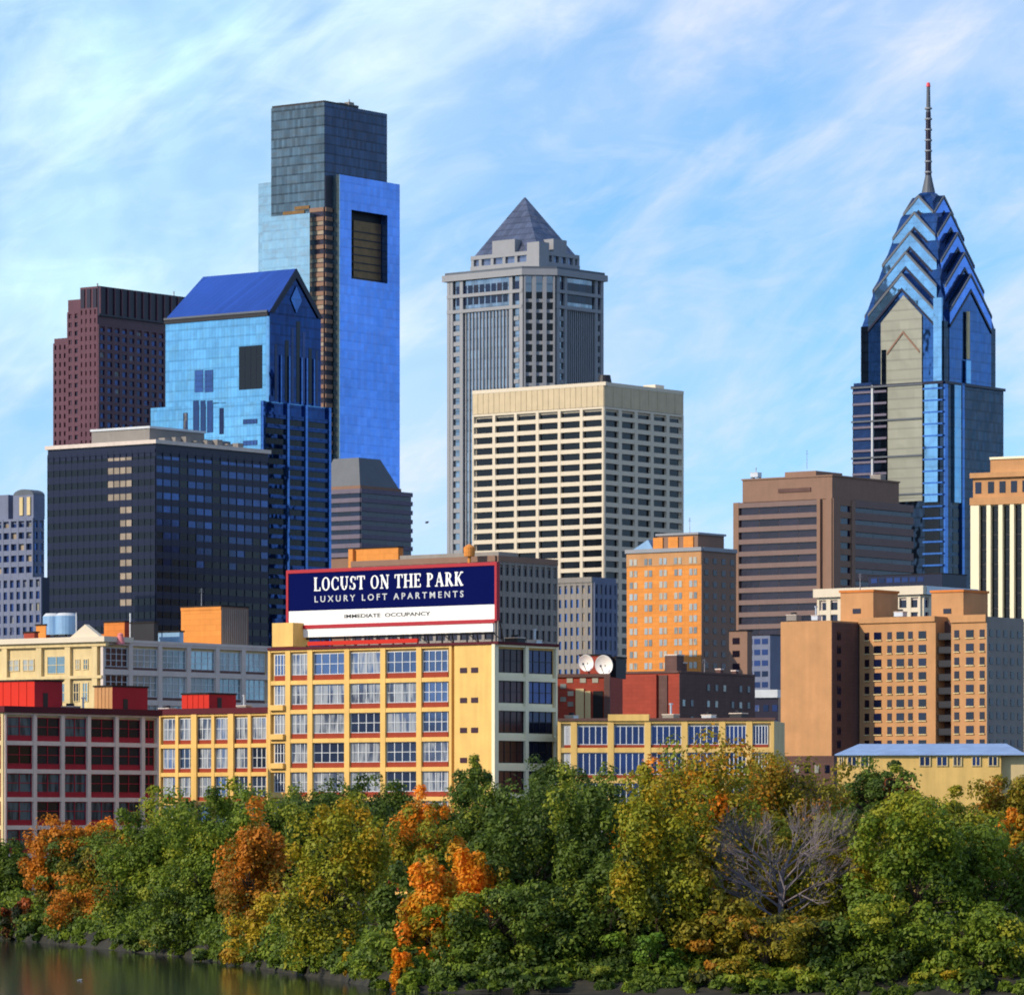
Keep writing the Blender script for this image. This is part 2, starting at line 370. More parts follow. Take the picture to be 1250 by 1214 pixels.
# ------------------------------------------------------------------ setting: river, bank, ground
BANK = [(-4000, 3000), (-400, 930), (-64.6, 615), (-35.2, 531), (-24, 485), (-13.9, 446), (-10.5, 424), (40, 412), (400, 380), (4000, 300)]
def bank(x):
    for (a, b), (c, d) in zip(BANK, BANK[1:]):
        if x <= c: return b + (d - b) * (x - a) / (c - a)
    return BANK[-1][1]
PROF = [(-60, -4), (-6, -1), (0, 0), (2, .9), (5, 1.6), (15, 2.6), (60, 3.6), (160, 4), (800, 4), (3000, 4), (40000, 4)]
def gz(x, y):
    t = y - bank(x)
    for (a, b), (c, d) in zip(PROF, PROF[1:]):
        if t <= c: return b + (d - b) * (t - a) / (c - a) if t > a else PROF[0][1]
    return 4
xs = sorted(set([-30000, -12000, -4000, -1500, -800, -400, 400, 800, 1500, 4000, 12000, 30000] + list(range(-200, 201, 4))))
tsq = [-60, -20, -6, -3, -1, 0, .7, 2, 3.5, 5, 9, 15, 25, 40, 60, 100, 160, 400, 800, 3000, 12000, 40000]
gv = []; gf = []
for x in xs:
    for t in tsq:
        y = bank(x) + t; z = gz(x, y)
        j = 1 if abs(x) < 300 and -7 < t < 50 else 0
        gv.append((x, y + j * random.uniform(-.6, .6) * (abs(t) < 8), z + j * random.uniform(-.15, .25)))
n = len(tsq)
for i in range(len(xs) - 1):
    for j in range(n - 1): gf.append((i * n + j, (i + 1) * n + j, (i + 1) * n + j + 1, i * n + j + 1))
m, N = newmat('bank_earth')
tc = N('ShaderNodeTexCoord').outputs['Object']
nz = N('ShaderNodeTexNoise', i={'Vector': tc, 'Scale': .6, 'Detail': 8.0}).outputs[0]
cr = N('ShaderNodeValToRGB', i={0: nz}); e = cr.color_ramp.elements; e[0].color = (.012, .011, .008, 1); e[0].position = .35; e[1].color = (.04, .036, .022, 1); e[1].position = .7
bm_ = N('ShaderNodeBump', i={'Strength': .6, 'Distance': .4, 'Height': nz}).outputs[0]
finish(m, N, N('ShaderNodeBsdfPrincipled', i={'Base Color': cr.outputs[0], 'Roughness': .95, 'Normal': bm_}).outputs[0])
me = bpy.data.meshes.new('ground'); me.from_pydata(gv, [], gf); me.materials.append(m); me.update()
o = bpy.data.objects.new('ground', me); COL.objects.link(o); o['kind'] = 'structure'
m, N = newmat('river_water')
tc = N('ShaderNodeTexCoord').outputs['Object']
mp = N('ShaderNodeMapping', i={0: tc, 3: (1.2, .25, 1)}).outputs[0]
nz = N('ShaderNodeTexNoise', i={'Vector': mp, 'Scale': .9, 'Detail': 5.0}).outputs[0]
bm_ = N('ShaderNodeBump', i={'Strength': .35, 'Distance': .05, 'Height': nz}).outputs[0]
finish(m, N, N('ShaderNodeBsdfPrincipled', i={'Base Color': (.012, .016, .014, 1), 'Roughness': .1, 'IOR': 1.33, 'Specular IOR Level': .16, 'Normal': bm_}).outputs[0])
me = bpy.data.meshes.new('river'); me.from_pydata([(-6000, -3000, 0), (6000, -3000, 0), (6000, 3500, 0), (-6000, 3500, 0)], [], [(0, 1, 2, 3)]); me.materials.append(m); me.update()
o = bpy.data.objects.new('river', me); COL.objects.link(o); o['kind'] = 'structure'

# ------------------------------------------------------------------ the loft block with the billboard (near, lit gold)
def floors(b, ys, p=(0, 0)): return sorted(b.Z(y, p) for y in ys)
LOFT = ('window_curtained', (3, 1, 'pale_trim', .2, 'rust_red_panel'))
b = Bld('loft_building', 'tall yellow loft block under the navy rooftop billboard, six storeys of wide red-silled windows', 'apartment block', 605, 700, 38, 4, 1000)
WL = b.L(330); WR = b.Rr(679)
zt = b.Z(786)
b.wall.box(.3, WR, .3, WL, 0, zt, 'yellow_stucco')
fl = b.fL(WL, x=.3); fr = b.fR(WR, y=.3)
fz = [zt] + [zt - 4.32 * k - .55 for k in range(1, 7)] + [0]
rowsz = sorted(fz)
cols = [fl.a(x) for x in (330, 354, 381, 426, 470, 514, 554)]
b.grid(fl, cols, rowsz, .95, .62, .55, 'yellow_stucco', LOFT[0], LOFT[1])
# blank bay beside the corner with pairs of little windows
fl.slab(b.wall, fl.a(554) + .48, fl.len, 0, zt, 0, .5, 'yellow_stucco')
for k in range(1, 6):
    z = zt - 4.32 * k + .3
    for px in (564.5, 578, ):
        a = fl.a(px); b.win(fl, a, a + 1.25, z, z + .75, 'window_maroon', None, 'small_window', .505)
colr = [0, fr.a(640), fr.len]
b.grid(fr, colr, rowsz, .75, .6, .55, 'cream_pier', None, (3, 1, 'dark_metal', .14, 'cream_pier'), gfun=lambda i, j: 'window_maroon' if i == 0 else 'window_navy')
fr.slab(b.wall, -.55, .35, 0, zt, 0, .56, 'cream_pier')
sub(b, 'cornice', lambda m: (fl.slab(m, -.2, fl.len + .8, zt + .002, zt + .4, -.3, .75, 'dark_cornice'), fr.slab(m, .01, fr.len + .3, zt + .003, zt + .4, -.3, .75, 'dark_cornice')))
sub(b, 'parapet', lambda m: (fl.slab(m, fl.a(378), fl.a(512), zt + .56, zt + 1.15, .1, .5, 'red_paint'), ), 'bright red strip of roof parapet under the billboard')
sub(b, 'stair_penthouse', lambda m: fl.slab(m, fl.a(330) + .1, fl.a(356), zt + .56, zt + 4.1, -4, -.3, 'yellow_stucco'))
for k in range(4):      # small yellow balconies on the stair bay
    z = zt - 4.32 * (k + 2) - .5
    sub(b, 'balcony', lambda m: (fl.slab(m, fl.a(333), fl.a(351), z + .2, z + 1.0, .56, 1.1, 'yellow_stucco')))
b.done(); LB = b
# wing, same plane, one notch lower, going on to the left
b = Bld('loft_wing', 'low yellow loft wing with red window sills between the red block and the billboard block', 'apartment block', 330.5, 732.6, 38, 4, 1000)
WL = b.L(197); zt = b.Z(870)
b.wall.box(.3, 16, .3, WL, 0, zt, 'yellow_stucco')
fl = b.fL(WL, x=.3)
cols = [fl.a(x) for x in (197, 218.5, 240, 262.5, 285, 307, 329.8)]
rz = sorted([zt] + [zt - 4.32 * k - .5 for k in range(1, 5)] + [0])
b.grid(fl, cols, rz, .6, .6, .55, 'yellow_stucco', 'window_curtained', (2, 1, 'pale_trim', .16, 'rust_red_panel'))
for px in (240, 285): fl.slab(b.wall, fl.a(px) - .55, fl.a(px) + .55, 0, zt, .3, .7, 'yellow_stucco')
sub(b, 'cornice', lambda m: fl.slab(m, -.2, fl.len, zt + .01, zt + .9, -.3, .75, 'dark_cornice'))
b.done()
def rooftop(name, label, cat, xc, D, xl, xr, yt, yb, matL, matShade=None, th=37, extra=None, group=None):
    """a rooftop box: a second material paints the shade of its right side, plus a cap"""
    b = Bld(name, label, cat, xc, D, th, 4, group=group)
    zb = b.Z(yb); b.root.location.z += zb; b.g += zb
    zt = b.Z(yt); WL = max(1, b.L(xl)); WR = max(1, b.Rr(xr))
    b.wall.box(0, WR, 0, WL, 0, zt, matL)
    if matShade: b.fR(WR).slab(b.wall, .01, WR - .01, .01, zt - .01, .0, .04, matShade)  # shade of the right side put into a second colour
    sub(b, 'roof', lambda m: m.box(-.15, WR + .15, -.15, WL + .15, zt + .003, zt + .25, 'black_roofing'))
    b.WL = WL; b.WR = WR; b.zt = zt
    if extra: extra(b)
    b.done(); return b
def seams(b):     # standing seams and a door
    f = b.fL(b.WL)
    for k in range(1, 5): f.slab(b.wall, f.len * k / 5 - .05, f.len * k / 5 + .05, 0, b.zt, 0, .08, b.wall.mats[0])
    sub(b, 'door', lambda m: b.fR(b.WR).slab(m, b.WR * .3, b.WR * .3 + 1, 0, min(2.1, b.zt * .8), .045, .1, 'dark_metal'))
rooftop('rooftop_stairhouse', 'small bright red stair house on the roof of the yellow wing', 'roof structure', 255, 740, 222, 288, 847, 866, 'red_paint', 'dark_red_and_shade', extra=seams)
rooftop('rooftop_stairhouse', 'large bright red stair house at the left edge, on the roof of the red-silled block', 'roof structure', 42, 700, -6, 76, 831, 863, 'red_paint', 'dark_red_and_shade', extra=seams)
rooftop('rooftop_stairhouse', 'salmon-fronted stair house with a side painted dark red as shade on the roof of the red-silled block', 'roof structure', 137, 712, 115, 180, 838, 870, 'orange_stone', 'dark_red_and_shade', extra=seams)

# red-silled block, shaded side to us
b = Bld('loft_building', 'pale-framed block at lower left with dark red window sills and dark red cornice', 'apartment block', 5, 690, 37, 4, 1020)
WR = b.Rr(193); zt = b.Z(869)
b.wall.box(.3, WR, .3, 26, 0, zt, 'cream_stone')
fr = b.fR(WR, y=.3); fl = b.fL(26, x=.3)
cols = [0] + [fr.a(x) for x in (40, 74, 106, 140, 172)] + [fr.len]
rz = sorted([zt] + [zt - 4.0 * k - .3 for k in range(1, 6)] + [0])
b.grid(fr, cols, rz, .75, .6, .5, 'pink_concrete', 'window_teal', (1, 1, 'dark_red_and_shade', .2, 'dark_red_and_shade'))
b.grid(fl, 4, rz, .9, .6, .5, 'cream_stone', 'window_teal', (1, 1, 'dark_red_and_shade', .2, 'dark_red_and_shade'))
sub(b, 'cornice', lambda m: (fr.slab(m, -.6, fr.len + .3, zt + .01, zt + .9, -.3, .9, 'dark_cornice'), fl.slab(m, 0, fl.len - .4, zt + .012, zt + .88, -.3, .9, 'red_paint')))
b.done()

# billboard on the loft roof
sg = bpy.data.objects.new('billboard', None); COL.objects.link(sg)
tag(sg, 'long navy and white rooftop billboard reading LOCUST ON THE PARK in a red frame', 'billboard')
q = LB.fL(LB.L(330), x=3)
a0 = q.a(350); a1 = q.a(607); W = a1 - a0
p0 = q.P(a0, 0); w0 = LB.w(p0); sg.location = (w0.x, w0.y, LB.g + LB.Z(768, p0)); sg.rotation_euler = (0, 0, math.atan2((LB.wd(q.u)).y, (LB.wd(q.u)).x))
H = (770 - 698) * w0.y / F; 
def sgm(name, *boxes):
    m = MB()
    for bx in boxes: m.box(*bx)
    return m.build(name, sg)
k = H / 72
sgm('panel', (0.4, W - .4, 0, .5, 22 * k, H - .5, 'sign_navy')); 
sgm('white_strip', (0.4, W - .4, -.02, .5, 4.5 * k, 22 * k - .01, 'white_paint'))
sgm('frame', (0, W, -.15, .55, H - .5, H, 'sign_red'), (0, .4, -.15, .55, .3, H - .501, 'sign_red'), (W - .4, W, -.15, .55, .3, H - .501, 'sign_red'), (.401, W - .401, -.15, .55, 0, 4.5 * k, 'sign_red'))
sgm('lower_strip', (1.2, W - .8, -.02, .3, -1.25, -.01, 'white_paint'))
m = MB()
zr = LB.Z(786) + LB.g + .5 - sg.location.z
for i in range(9):
    x = 1.5 + (W - 3) * i / 8
    m.bar((x, .7, zr), (x, .7, H - .6), .14, 'dark_metal'); m.bar((x, 3.4, zr), (x, .8, H * .7), .12, 'dark_metal')
    m.bar((x, .7, -1.3), (x + 2, .7, zr + .1), .08, 'dark_metal')
m.box(1, W - 1, .6, .75, -1.6, -1.3, 'dark_metal')
m.build('support_frame', sg)
# serif capitals drawn as strokes: thick stems, thin hairlines, bracket serifs
def letters(txt, x0, z0, h, wid, y, mat):
    G = {'L': (.62, [('s', .14, 0, 1), ('h', .14, .6, .04), ('h', 0, .3, 0.04), ('h', 0, .3, .96), ('v', .57, .04, .26)]),
         'O': (.8, [('o', .4, .5, .38, .5, 0, 360)]), 'C': (.74, [('o', .4, .5, .38, .5, 48, 312), ('v', .66, .66, .94), ('v', .66, .06, .3)]),
         'U': (.8, [('s', .16, .3, 1), ('v', .64, .3, 1), ('o', .4, .32, .26, .32, 180, 360), ('h', 0, .32, .96), ('h', .5, .8, .96)]),
         'S': (.6, [('o', .29, .74, .24, .26, 40, 250), ('o', .31, .26, .25, .26, -140, 90), ('v', .52, .7, .95), ('v', .05, .05, .3)]),
         'T': (.72, [('s', .36, 0, 1), ('h', 0, .72, .95), ('v', .03, .72, .98), ('v', .69, .72, .98), ('h', .2, .52, .04)]),
         'N': (.84, [('v', .16, 0, 1), ('v', .7, 0, 1), ('d', .14, 1, .7, 0), ('h', 0, .3, .04), ('h', .56, .84, .96), ('h', 0, .2, .96)]),
         'H': (.86, [('s', .17, 0, 1), ('s', .69, 0, 1), ('h', .17, .69, .5), ('h', 0, .34, .04), ('h', 0, .34, .96), ('h', .52, .86, .04), ('h', .52, .86, .96)]),
         'E': (.64, [('s', .15, 0, 1), ('h', 0, .6, .04), ('h', 0, .6, .96), ('h', .15, .45, .52), ('v', .58, .04, .26), ('v', .57, .76, .96), ('v', .45, .42, .62)]),
         'P': (.66, [('s', .16, 0, 1), ('o', .3, .74, .28, .24, -90, 90), ('h', 0, .32, .04), ('h', 0, .32, .96), ('h', .16, .32, .5)]),
         'A': (.82, [('t', .12, 0, .4, 1), ('d', .4, 1, .68, 0), ('h', .2, .6, .34), ('h', 0, .26, .04), ('h', .5, .82, .04)]),
         'R': (.76, [('s', .16, 0, 1), ('o', .3, .74, .27, .24, -90, 90), ('h', 0, .32, .04), ('h', 0, .32, .96), ('h', .16, .32, .5), ('d', .34, .5, .64, 0), ('h', .52, .76, .04)]),
         'K': (.8, [('s', .16, 0, 1), ('t', .2, .4, .64, 1), ('d', .32, .58, .66, 0), ('h', 0, .32, .04), ('h', 0, .32, .96), ('h', .52, .8, .04), ('h', .5, .78, .96)])}
    tot = sum(.42 if c == ' ' else G[c][0] + .1 for c in txt); u = wid / tot; m = MB(); x = x0; e = 0
    def seg(ax, az, bx, bz, t):
        nonlocal e; e += 1; dx = bx - ax; dz = bz - az; l = math.hypot(dx, dz); px = -dz / l * t / 2; pz = dx / l * t / 2
        yy = y - .0015 * (e % 9)
        m.hexa([(ax - px, yy, az - pz), (bx - px, yy, bz - pz), (bx - px, y + .05, bz - pz), (ax - px, y + .05, az - pz), (ax + px, yy, az + pz), (bx + px, yy, bz + pz), (bx + px, y + .05, bz + pz), (ax + px, y + .05, az + pz)], mat)
    T = u * .19; t = u * .085
    for c in txt:
        if c == ' ': x += .42 * u; continue
        for s in G[c][1]:
            if s[0] == 's': seg(x + s[1] * u, z0 + s[2] * h, x + s[1] * u, z0 + s[3] * h, T)
            elif s[0] == 'v': seg(x + s[1] * u, z0 + s[2] * h, x + s[1] * u, z0 + s[3] * h, t)
            elif s[0] == 'h': seg(x + s[1] * u, z0 + s[3] * h, x + s[2] * u, z0 + s[3] * h, h * .08)
            elif s[0] in 'dt': seg(x + s[1] * u, z0 + s[2] * h, x + s[3] * u, z0 + s[4] * h, T if s[0] == 'd' else t)
            else:
                _, cx, cz, rx, rz, A0, A1 = s; nn = max(6, int((A1 - A0) / 20)); P = []
                for i in range(nn + 1):
                    a = math.radians(A0 + (A1 - A0) * i / nn); th = .045 + .055 * abs(math.cos(a))
                    P.append((a, th))
                for (a, ta), (b_, tb) in zip(P, P[1:]):
                    q = [((cx + (rx - ta * 1.8 * o_) * math.cos(aa)) * u + x, (cz + (rz - .09 * o_) * math.sin(aa)) * h + z0) for aa, o_ in ((a, 0), (b_, 0), (b_, 1), (a, 1))]
                    m.extr([(v[0], y - .012, v[1]) for v in q], (0, .05, 0), mat)
        x += (G[c][0] + .1) * u
    return m
letters('LOCUST ON THE PARK', W * .134, 45.5 * k, 16.5 * k, W * .715, -.02, 'white_paint').build('lettering', sg)['label'] = 'large white serif letters LOCUST ON THE PARK'
def ftext(txt, x, z, h, wid, mat, name, y=-.03):
    cu = bpy.data.curves.new(name, 'FONT'); cu.body = txt; cu.extrude = .02; cu.offset = .012; cu.resolution_u = 3
    to = bpy.data.objects.new(name, cu); COL.objects.link(to)
    dg = bpy.context.evaluated_depsgraph_get(); me = bpy.data.meshes.new_from_object(to.evaluated_get(dg)); bpy.data.objects.remove(to)
    vs = [v.co for v in me.vertices]; w = max(v.x for v in vs); hh = max(v.y for v in vs)
    for v in me.vertices:
        c = v.co.copy(); v.co = (x + c.x / w * wid, y - c.z, z + c.y / hh * h)
    me.materials.clear(); me.materials.append(MC[mat]); o = bpy.data.objects.new(name, me); COL.objects.link(o); o.parent = sg; return o
ftext('L U X U R Y   L O F T   A P A R T M E N T S', W * .135, 32 * k, 7.5 * k, W * .71, 'pale_trim', 'lettering')['label'] = 'small pale letters LUXURY LOFT APARTMENTS'
ftext('IMMEDIATE  OCCUPANCY', W * .28, 11.5 * k, 4.5 * k, W * .41, 'dark_metal', 'lettering', -.045)['label'] = 'thin dark line of letters on the white strip'

# ------------------------------------------------------------------ low cream building right of the loft block
b = Bld('low_loft_building', 'low cream two-storey block right of the billboard block with raised middle parapet', 'low building', 945, 700, 9, 4, 960)
WL = b.L(681); zt = b.Z(879)
b.wall.box(.3, 18, .3, WL, 0, zt, 'cream_stone')
fl = b.fL(WL, x=.3)
cols = [0] + [fl.a(x) for x in (701, 746, 791, 836, 882, 915)] + [fl.len]
rz = sorted([zt, zt - 4.2, zt - 8.6, 0])
b.grid(fl, cols, rz, .9, .7, .5, 'yellow_cladding', 'window_navy', (4, 0, 'pale_trim', .13, 'rust_red_panel'))
sub(b, 'parapet', lambda m: (fl.slab(m, fl.a(743), fl.a(793), zt + .01, zt + .95, -.2, .75, 'yellow_cladding')))
sub(b, 'cornice', lambda m: (fl.slab(m, 0, fl.a(743) - .02, zt + .01, zt + .4, -.2, .7, 'dark_brick'), fl.slab(m, fl.a(793) + .02, fl.len + .2, zt + .01, zt + .4, -.2, .7, 'dark_brick')))
b.done()

# red brick houses behind it
def bw(b, f, px, py, w, h, gm='window_dark', st=None):
    a = f.a(px); b.win(f, a, a + w, f.z(py, a), f.z(py, a) + h, gm, st, 'window', .01)
b = Bld('brick_house', 'red brick house with pale arch panels and a dark doorway, under two white dishes', 'brick building', 745, 735, 12, 4, 880)
WL = b.L(679); zt = b.Z(826)
b.wall.box(0, 10, 0, WL, 0, zt, 'red_brick'); fl = b.fL(WL)
fl.slab(b.wall, 0, fl.len, zt, zt + .5, -.3, .3, 'dark_brick')
fl.slab(b.wall, fl.a(738), fl.len, 0, zt, .01, .5, 'dark_brick')
sub(b, 'arch_panel', lambda m: (fl.slab(m, fl.a(703), fl.a(713), 0, fl.z(840), .01, .25, 'cream_stone'), fl.slab(m, fl.a(714.5), fl.a(721), 0, fl.z(843), .01, .25, 'cream_stone')))
sub(b, 'doorway', lambda m: fl.slab(m, fl.a(724), fl.a(736), 0, fl.z(843), .01, .12, 'black_void'))
for px, py in ((692, 833), (723, 833), (693, 849), (693, 862), (684, 840), (684, 856), (708, 833)): bw(b, fl, px, py, .9, .7, 'window_small_pale')
b.done()
b = Bld('brick_house', 'red brick block with a long side painted dark as shade and chimneys, middle right', 'brick building', 829, 770, 32, 4, 880)
WL = b.L(746); WR = b.Rr(921); zt = b.Z(821)
b.wall.box(0, WR, 0, WL, 0, zt, 'red_brick')
fl = b.fL(WL); fr = b.fR(WR)
fl.slab(b.wall, fl.a(757), fl.a(803), 0, zt - .2, .0, .5, 'red_brick'); fl.slab(b.wall, fl.a(805), fl.a(815), 0, zt - .3, .01, .2, 'dark_brick')
fl.slab(b.wall, 0, fl.len, zt, zt + .35, -.3, .2, 'dark_brick')
fr.slab(b.wall, .01, WR - .01, 0, zt, .01, .1, 'dark_brick'); fr.slab(b.wall, 0.02, WR, zt, zt + .35, -.3, .2, 'dark_brick')  # shade on the long side painted as dark brick
for i in range(9):
    for j in range(3):
        if random.random() < .8: b.win(fr, .8 + i * WR / 9.3, 1.6 + i * WR / 9.3, zt - 2.6 - j * 2.6, zt - 1.6 - j * 2.6, 'window_small_pale' if random.random() < .45 else 'window_dark', None, 'window', .11)
for x_, w_, h_, nm in ((3, 1.2, 1.6, 'chimney'), (1, 2.2, 2.8, 'chimney'), (15, .9, .9, 'chimney'), (20, .8, .8, 'chimney')):
    sub(b, nm, lambda m: (m.box(x_, x_ + w_, 1, 1 + w_, zt, zt + h_, 'dark_brick'), m.box(x_ - .1, x_ + w_ + .1, .9, 1.1 + w_, zt + h_ + .002, zt + h_ + .2, 'pale_concrete')))
b.done()
# dishes on a little red rack
def dish(px, py, D, r, label):
    rt = bpy.data.objects.new('satellite_dish', None); COL.objects.link(rt); rt.location = ((px - 625) / F * D, D, CAMZ + (HOR - py) * D / F); rt.rotation_euler = (R(8), 0, R(-28))
    tag(rt, label, 'satellite dish', 'white dishes on the brick roof')
    v = [(0, .35, 0)]; f = []; nr = 5; ns = 24
    for i in range(1, nr + 1):
        for j in range(ns): t = 2 * math.pi * j / ns; rr = r * i / nr; v.append((rr * math.cos(t), .35 - .5 * (i / nr) ** 2, rr * math.sin(t)))
    for j in range(ns): f.append((0, 1 + j, 1 + (j + 1) % ns))
    for i in range(nr - 1):
        for j in range(ns): a = 1 + i * ns; f.append((a + j, a + ns + j, a + ns + (j + 1) % ns, a + (j + 1) % ns))
    me = bpy.data.meshes.new('reflector'); me.from_pydata(v, [], f); me.materials.append(MC['white_paint']); me.update(); o = bpy.data.objects.new('reflector', me); COL.objects.link(o); o.parent = rt
    md = o.modifiers.new('s', 'SOLIDIFY'); md.thickness = .08
    m = MB(); m.bar((0, .4, 0), (0, .7, -r * 1.6), .12, 'dark_metal'); m.build('mast', rt)
    m = MB(); m.bar((0, -.15, -r), (0, -1.1, 0), .05, 'dark_metal'); m.cyl(0, -1.15, -.15, .15, .14, 'dark_metal'); m.build('feed_arm', rt)
dish(716, 809, 742, 1.25, 'left of the two white round dishes on the brick roof')
dish(737.5, 811.5, 738, 1.5, 'right, slightly larger of the two white round dishes on the brick roof')
rooftop('rooftop_plant_box', 'small red box behind the two white dishes', 'roof structure', 736, 750, 708, 744, 800, 826, 'red_brick', 'dark_brick', 20)  # shade of the right side painted as dark brick
rooftop('rooftop_plant_box', 'dark boxy roof plant right of the white dishes', 'roof structure', 752, 752, 744, 764, 803, 828, 'dark_metal', None, 30)

# ------------------------------------------------------------------ cream block upper left with big glazed side
b = Bld('old_cream_building', 'old cream block at the left edge, cornice and small gable, big shaded glazed side', 'building', 125, 820, 37, 4, 870)
WL = b.L(-60); WR = b.Rr(329); zt = b.Z(783)
b.wall.box(.4, WR, .4, WL, 0, zt, 'cream_stone')
fl = b.fL(WL, x=.4); fr = b.fR(WR, y=.4)
sub(b, 'cornice', lambda m: (fl.slab(m, 0, fl.len + 1.2, zt, zt + .9, -.3, 1.3, 'white_concrete'), fl.slab(m, 0, fl.len + 1, zt - .7, zt - .003, .01, .7, 'cream_stone'), fr.slab(m, -.4, fr.a(156), zt + .004, zt + .9, -.3, 1.3, 'white_concrete'), fr.slab(m, fr.a(156) + .1, fr.len + .3, zt + .002, zt + .5, -.3, .6, 'pale_concrete')))
c_ = fl.a(108)
sub(b, 'gable', lambda m: m.extr([fl.P(c_ - 3.3, zt + .91, .9), fl.P(c_ + 3.3, zt + .91, .9), fl.P(c_, zt + 3.0, .9)], tuple(fl.P(0, 0, -1)[i] - fl.P(0, 0, 0)[i] for i in range(3)), 'white_concrete'))
for px in (-20, 8, 50, 85, 118): fl.slab(b.wall, fl.a(px) - .6, fl.a(px) + .6, 0, zt - .72, .0, .6, 'cream_stone')
fl.slab(b.wall, 0, fl.len, zt - 6.1, zt - 5.6, 0, .65, 'cream_stone')
for a_, c2, zz0, zz1, g_ in ((10, 24, 4.6, 2.6, 'window_small_pale'), (28, 42, 4.6, 2.6, 'window_small_pale'), (58, 81, 5.2, 2.2, 'window_grey'), (92, 98, 4.6, 2.8, 'window_small_pale'), (102, 108, 4.6, 2.8, 'window_grey'),
                          (56, 64, 10, 6.8, 'window_grey'), (68, 80, 10, 6.8, 'window_grey'), (90, 97, 10, 6.8, 'window_dark'), (101, 108, 10, 6.8, 'window_grey'), (-15, -3, 4.6, 2.6, 'window_small_pale')):
    b.win(fl, fl.a(a_), fl.a(c2), zt - zz0, zt - zz1, g_, (1, 1, 'cream_stone', 0, None))
sub(b, 'arched_hood', lambda m: m.extr([fl.P(fl.a(27) + 3.2 * math.cos(t), zt - 8 + 1.7 * math.sin(t), .7) for t in [math.pi * i / 10 for i in range(11)]] + [fl.P(fl.a(27) + 2.6 * math.cos(t), zt - 8 + 1.2 * math.sin(t), .7) for t in [math.pi * (10 - i) / 10 for i in range(11)]], tuple((fl.n.x * .7, fl.n.y * .7, 0)), 'yellow_cladding'))
cols = [0] + [fr.a(x) for x in (157, 193, 228, 263, 295)] + [fr.len]
b.grid(fr, cols, sorted([zt, zt - 5, zt - 10, zt - 15, 0]), 1.0, .9, .55, 'pale_concrete', 'window_grey', (3, 2, 'pale_trim', .12, 'dark_brick'), gfun=lambda i, j: 'window_brown' if i < 1 else 'window_grey')
b.done()
# roof things on the cream block
def brickbox(b):
    f = b.fL(b.WL); f.slab(b.wall, 0, f.len, b.zt - .5, b.zt, .0, .12, 'orange_brick_bright')
    g = b.fR(b.WR)
    for k in range(12): g.slab(b.wall, .2 + k * (b.WR - .4) / 12, .45 + k * (b.WR - .4) / 12, .2, b.zt - .3, .041, .12, 'grey_brown')
rooftop('rooftop_penthouse', 'tall orange brick lift house with ribbed side painted brown as shade, upper left roof', 'roof structure', 270, 850, 221, 303, 740, 797, 'orange_brick_bright', 'brown_stone', extra=brickbox)
rooftop('rooftop_plant_box', 'dark grey plant box with a thin pole, left of the orange lift house', 'roof structure', 188, 842, 159, 193, 760, 794, 'dark_metal', None, extra=lambda b: sub(b, 'mast', lambda m: m.bar((0, b.WL, 0), (0, b.WL, b.zt + 1.8), .16, 'pale_trim')))
rooftop('rooftop_plant_box', 'low pale blue plant box between dark box and orange lift house', 'roof structure', 219, 846, 192, 224, 771, 795, 'tank_blue', None)
rooftop('rooftop_plant_box', 'narrow orange box left of the blue cooling tank', 'roof structure', 56, 840, 44, 60, 763, 785, 'orange_brick_bright', 'red_brick')  # shade of the right side painted as red brick
rooftop('rooftop_plant_box', 'low dark red box beside the narrow orange box', 'roof structure', 42, 836, 29, 45, 772, 785, 'red_brick', None)
rooftop('rooftop_plant_box', 'orange stepped box left of the dark grey plant box', 'roof structure', 152, 848, 127, 160, 759, 790, 'orange_brick', 'red_brick', extra=lambda b: b.fL(b.WL).slab(b.wall, -3, 0, 0, b.zt * .55, -3, 0, 'orange_brick'))  # shade of the right side painted as red brick
t_ = Bld('cooling_tank', 'blue and white round-edged cooling tank on short legs on the cream roof', 'roof tank', 79, 838, 37, 4)
t_.root.location.z += t_.Z(783); z1 = 5.0
def tk(m):
    for k in range(2): m.cyl(1.5, 1 + 2.9 * k, 1.3, z1 - .5, 1.9, 'tank_blue', n=20); m.cyl(1.5, 1 + 2.9 * k, z1 - .5, z1, 1.9, 'pale_trim', 1.4, n=20)
sub(t_, 'tank', tk)
for x_ in (.3, 2.6):
    for y_ in (0, 2, 4.6): sub(t_, 'leg', lambda m: m.box(x_, x_ + .2, y_, y_ + .2, 0, 1.6, 'dark_metal'))
sub(t_, 'rail', lambda m: (m.box(-.2, 3.4, -1, -.9, 1.1, 1.25, 'dark_metal'), m.bar((1.4, -1.4, 0), (1.4, -1.4, z1), .12, 'pale_trim')))
v_ = Bld('roof_vent', 'little pink roof vent by the orange stepped box', 'roof vent', 147, 822, 37, 4); v_.root.location.z += v_.Z(786)
sub(v_, 'stack', lambda m: m.cyl(0, 0, 0, 1.6, .75, 'pink_paint', .45)); sub(v_, 'cap', lambda m: m.cyl(0, 0, 1.62, 1.9, .55, 'pink_paint', .2))

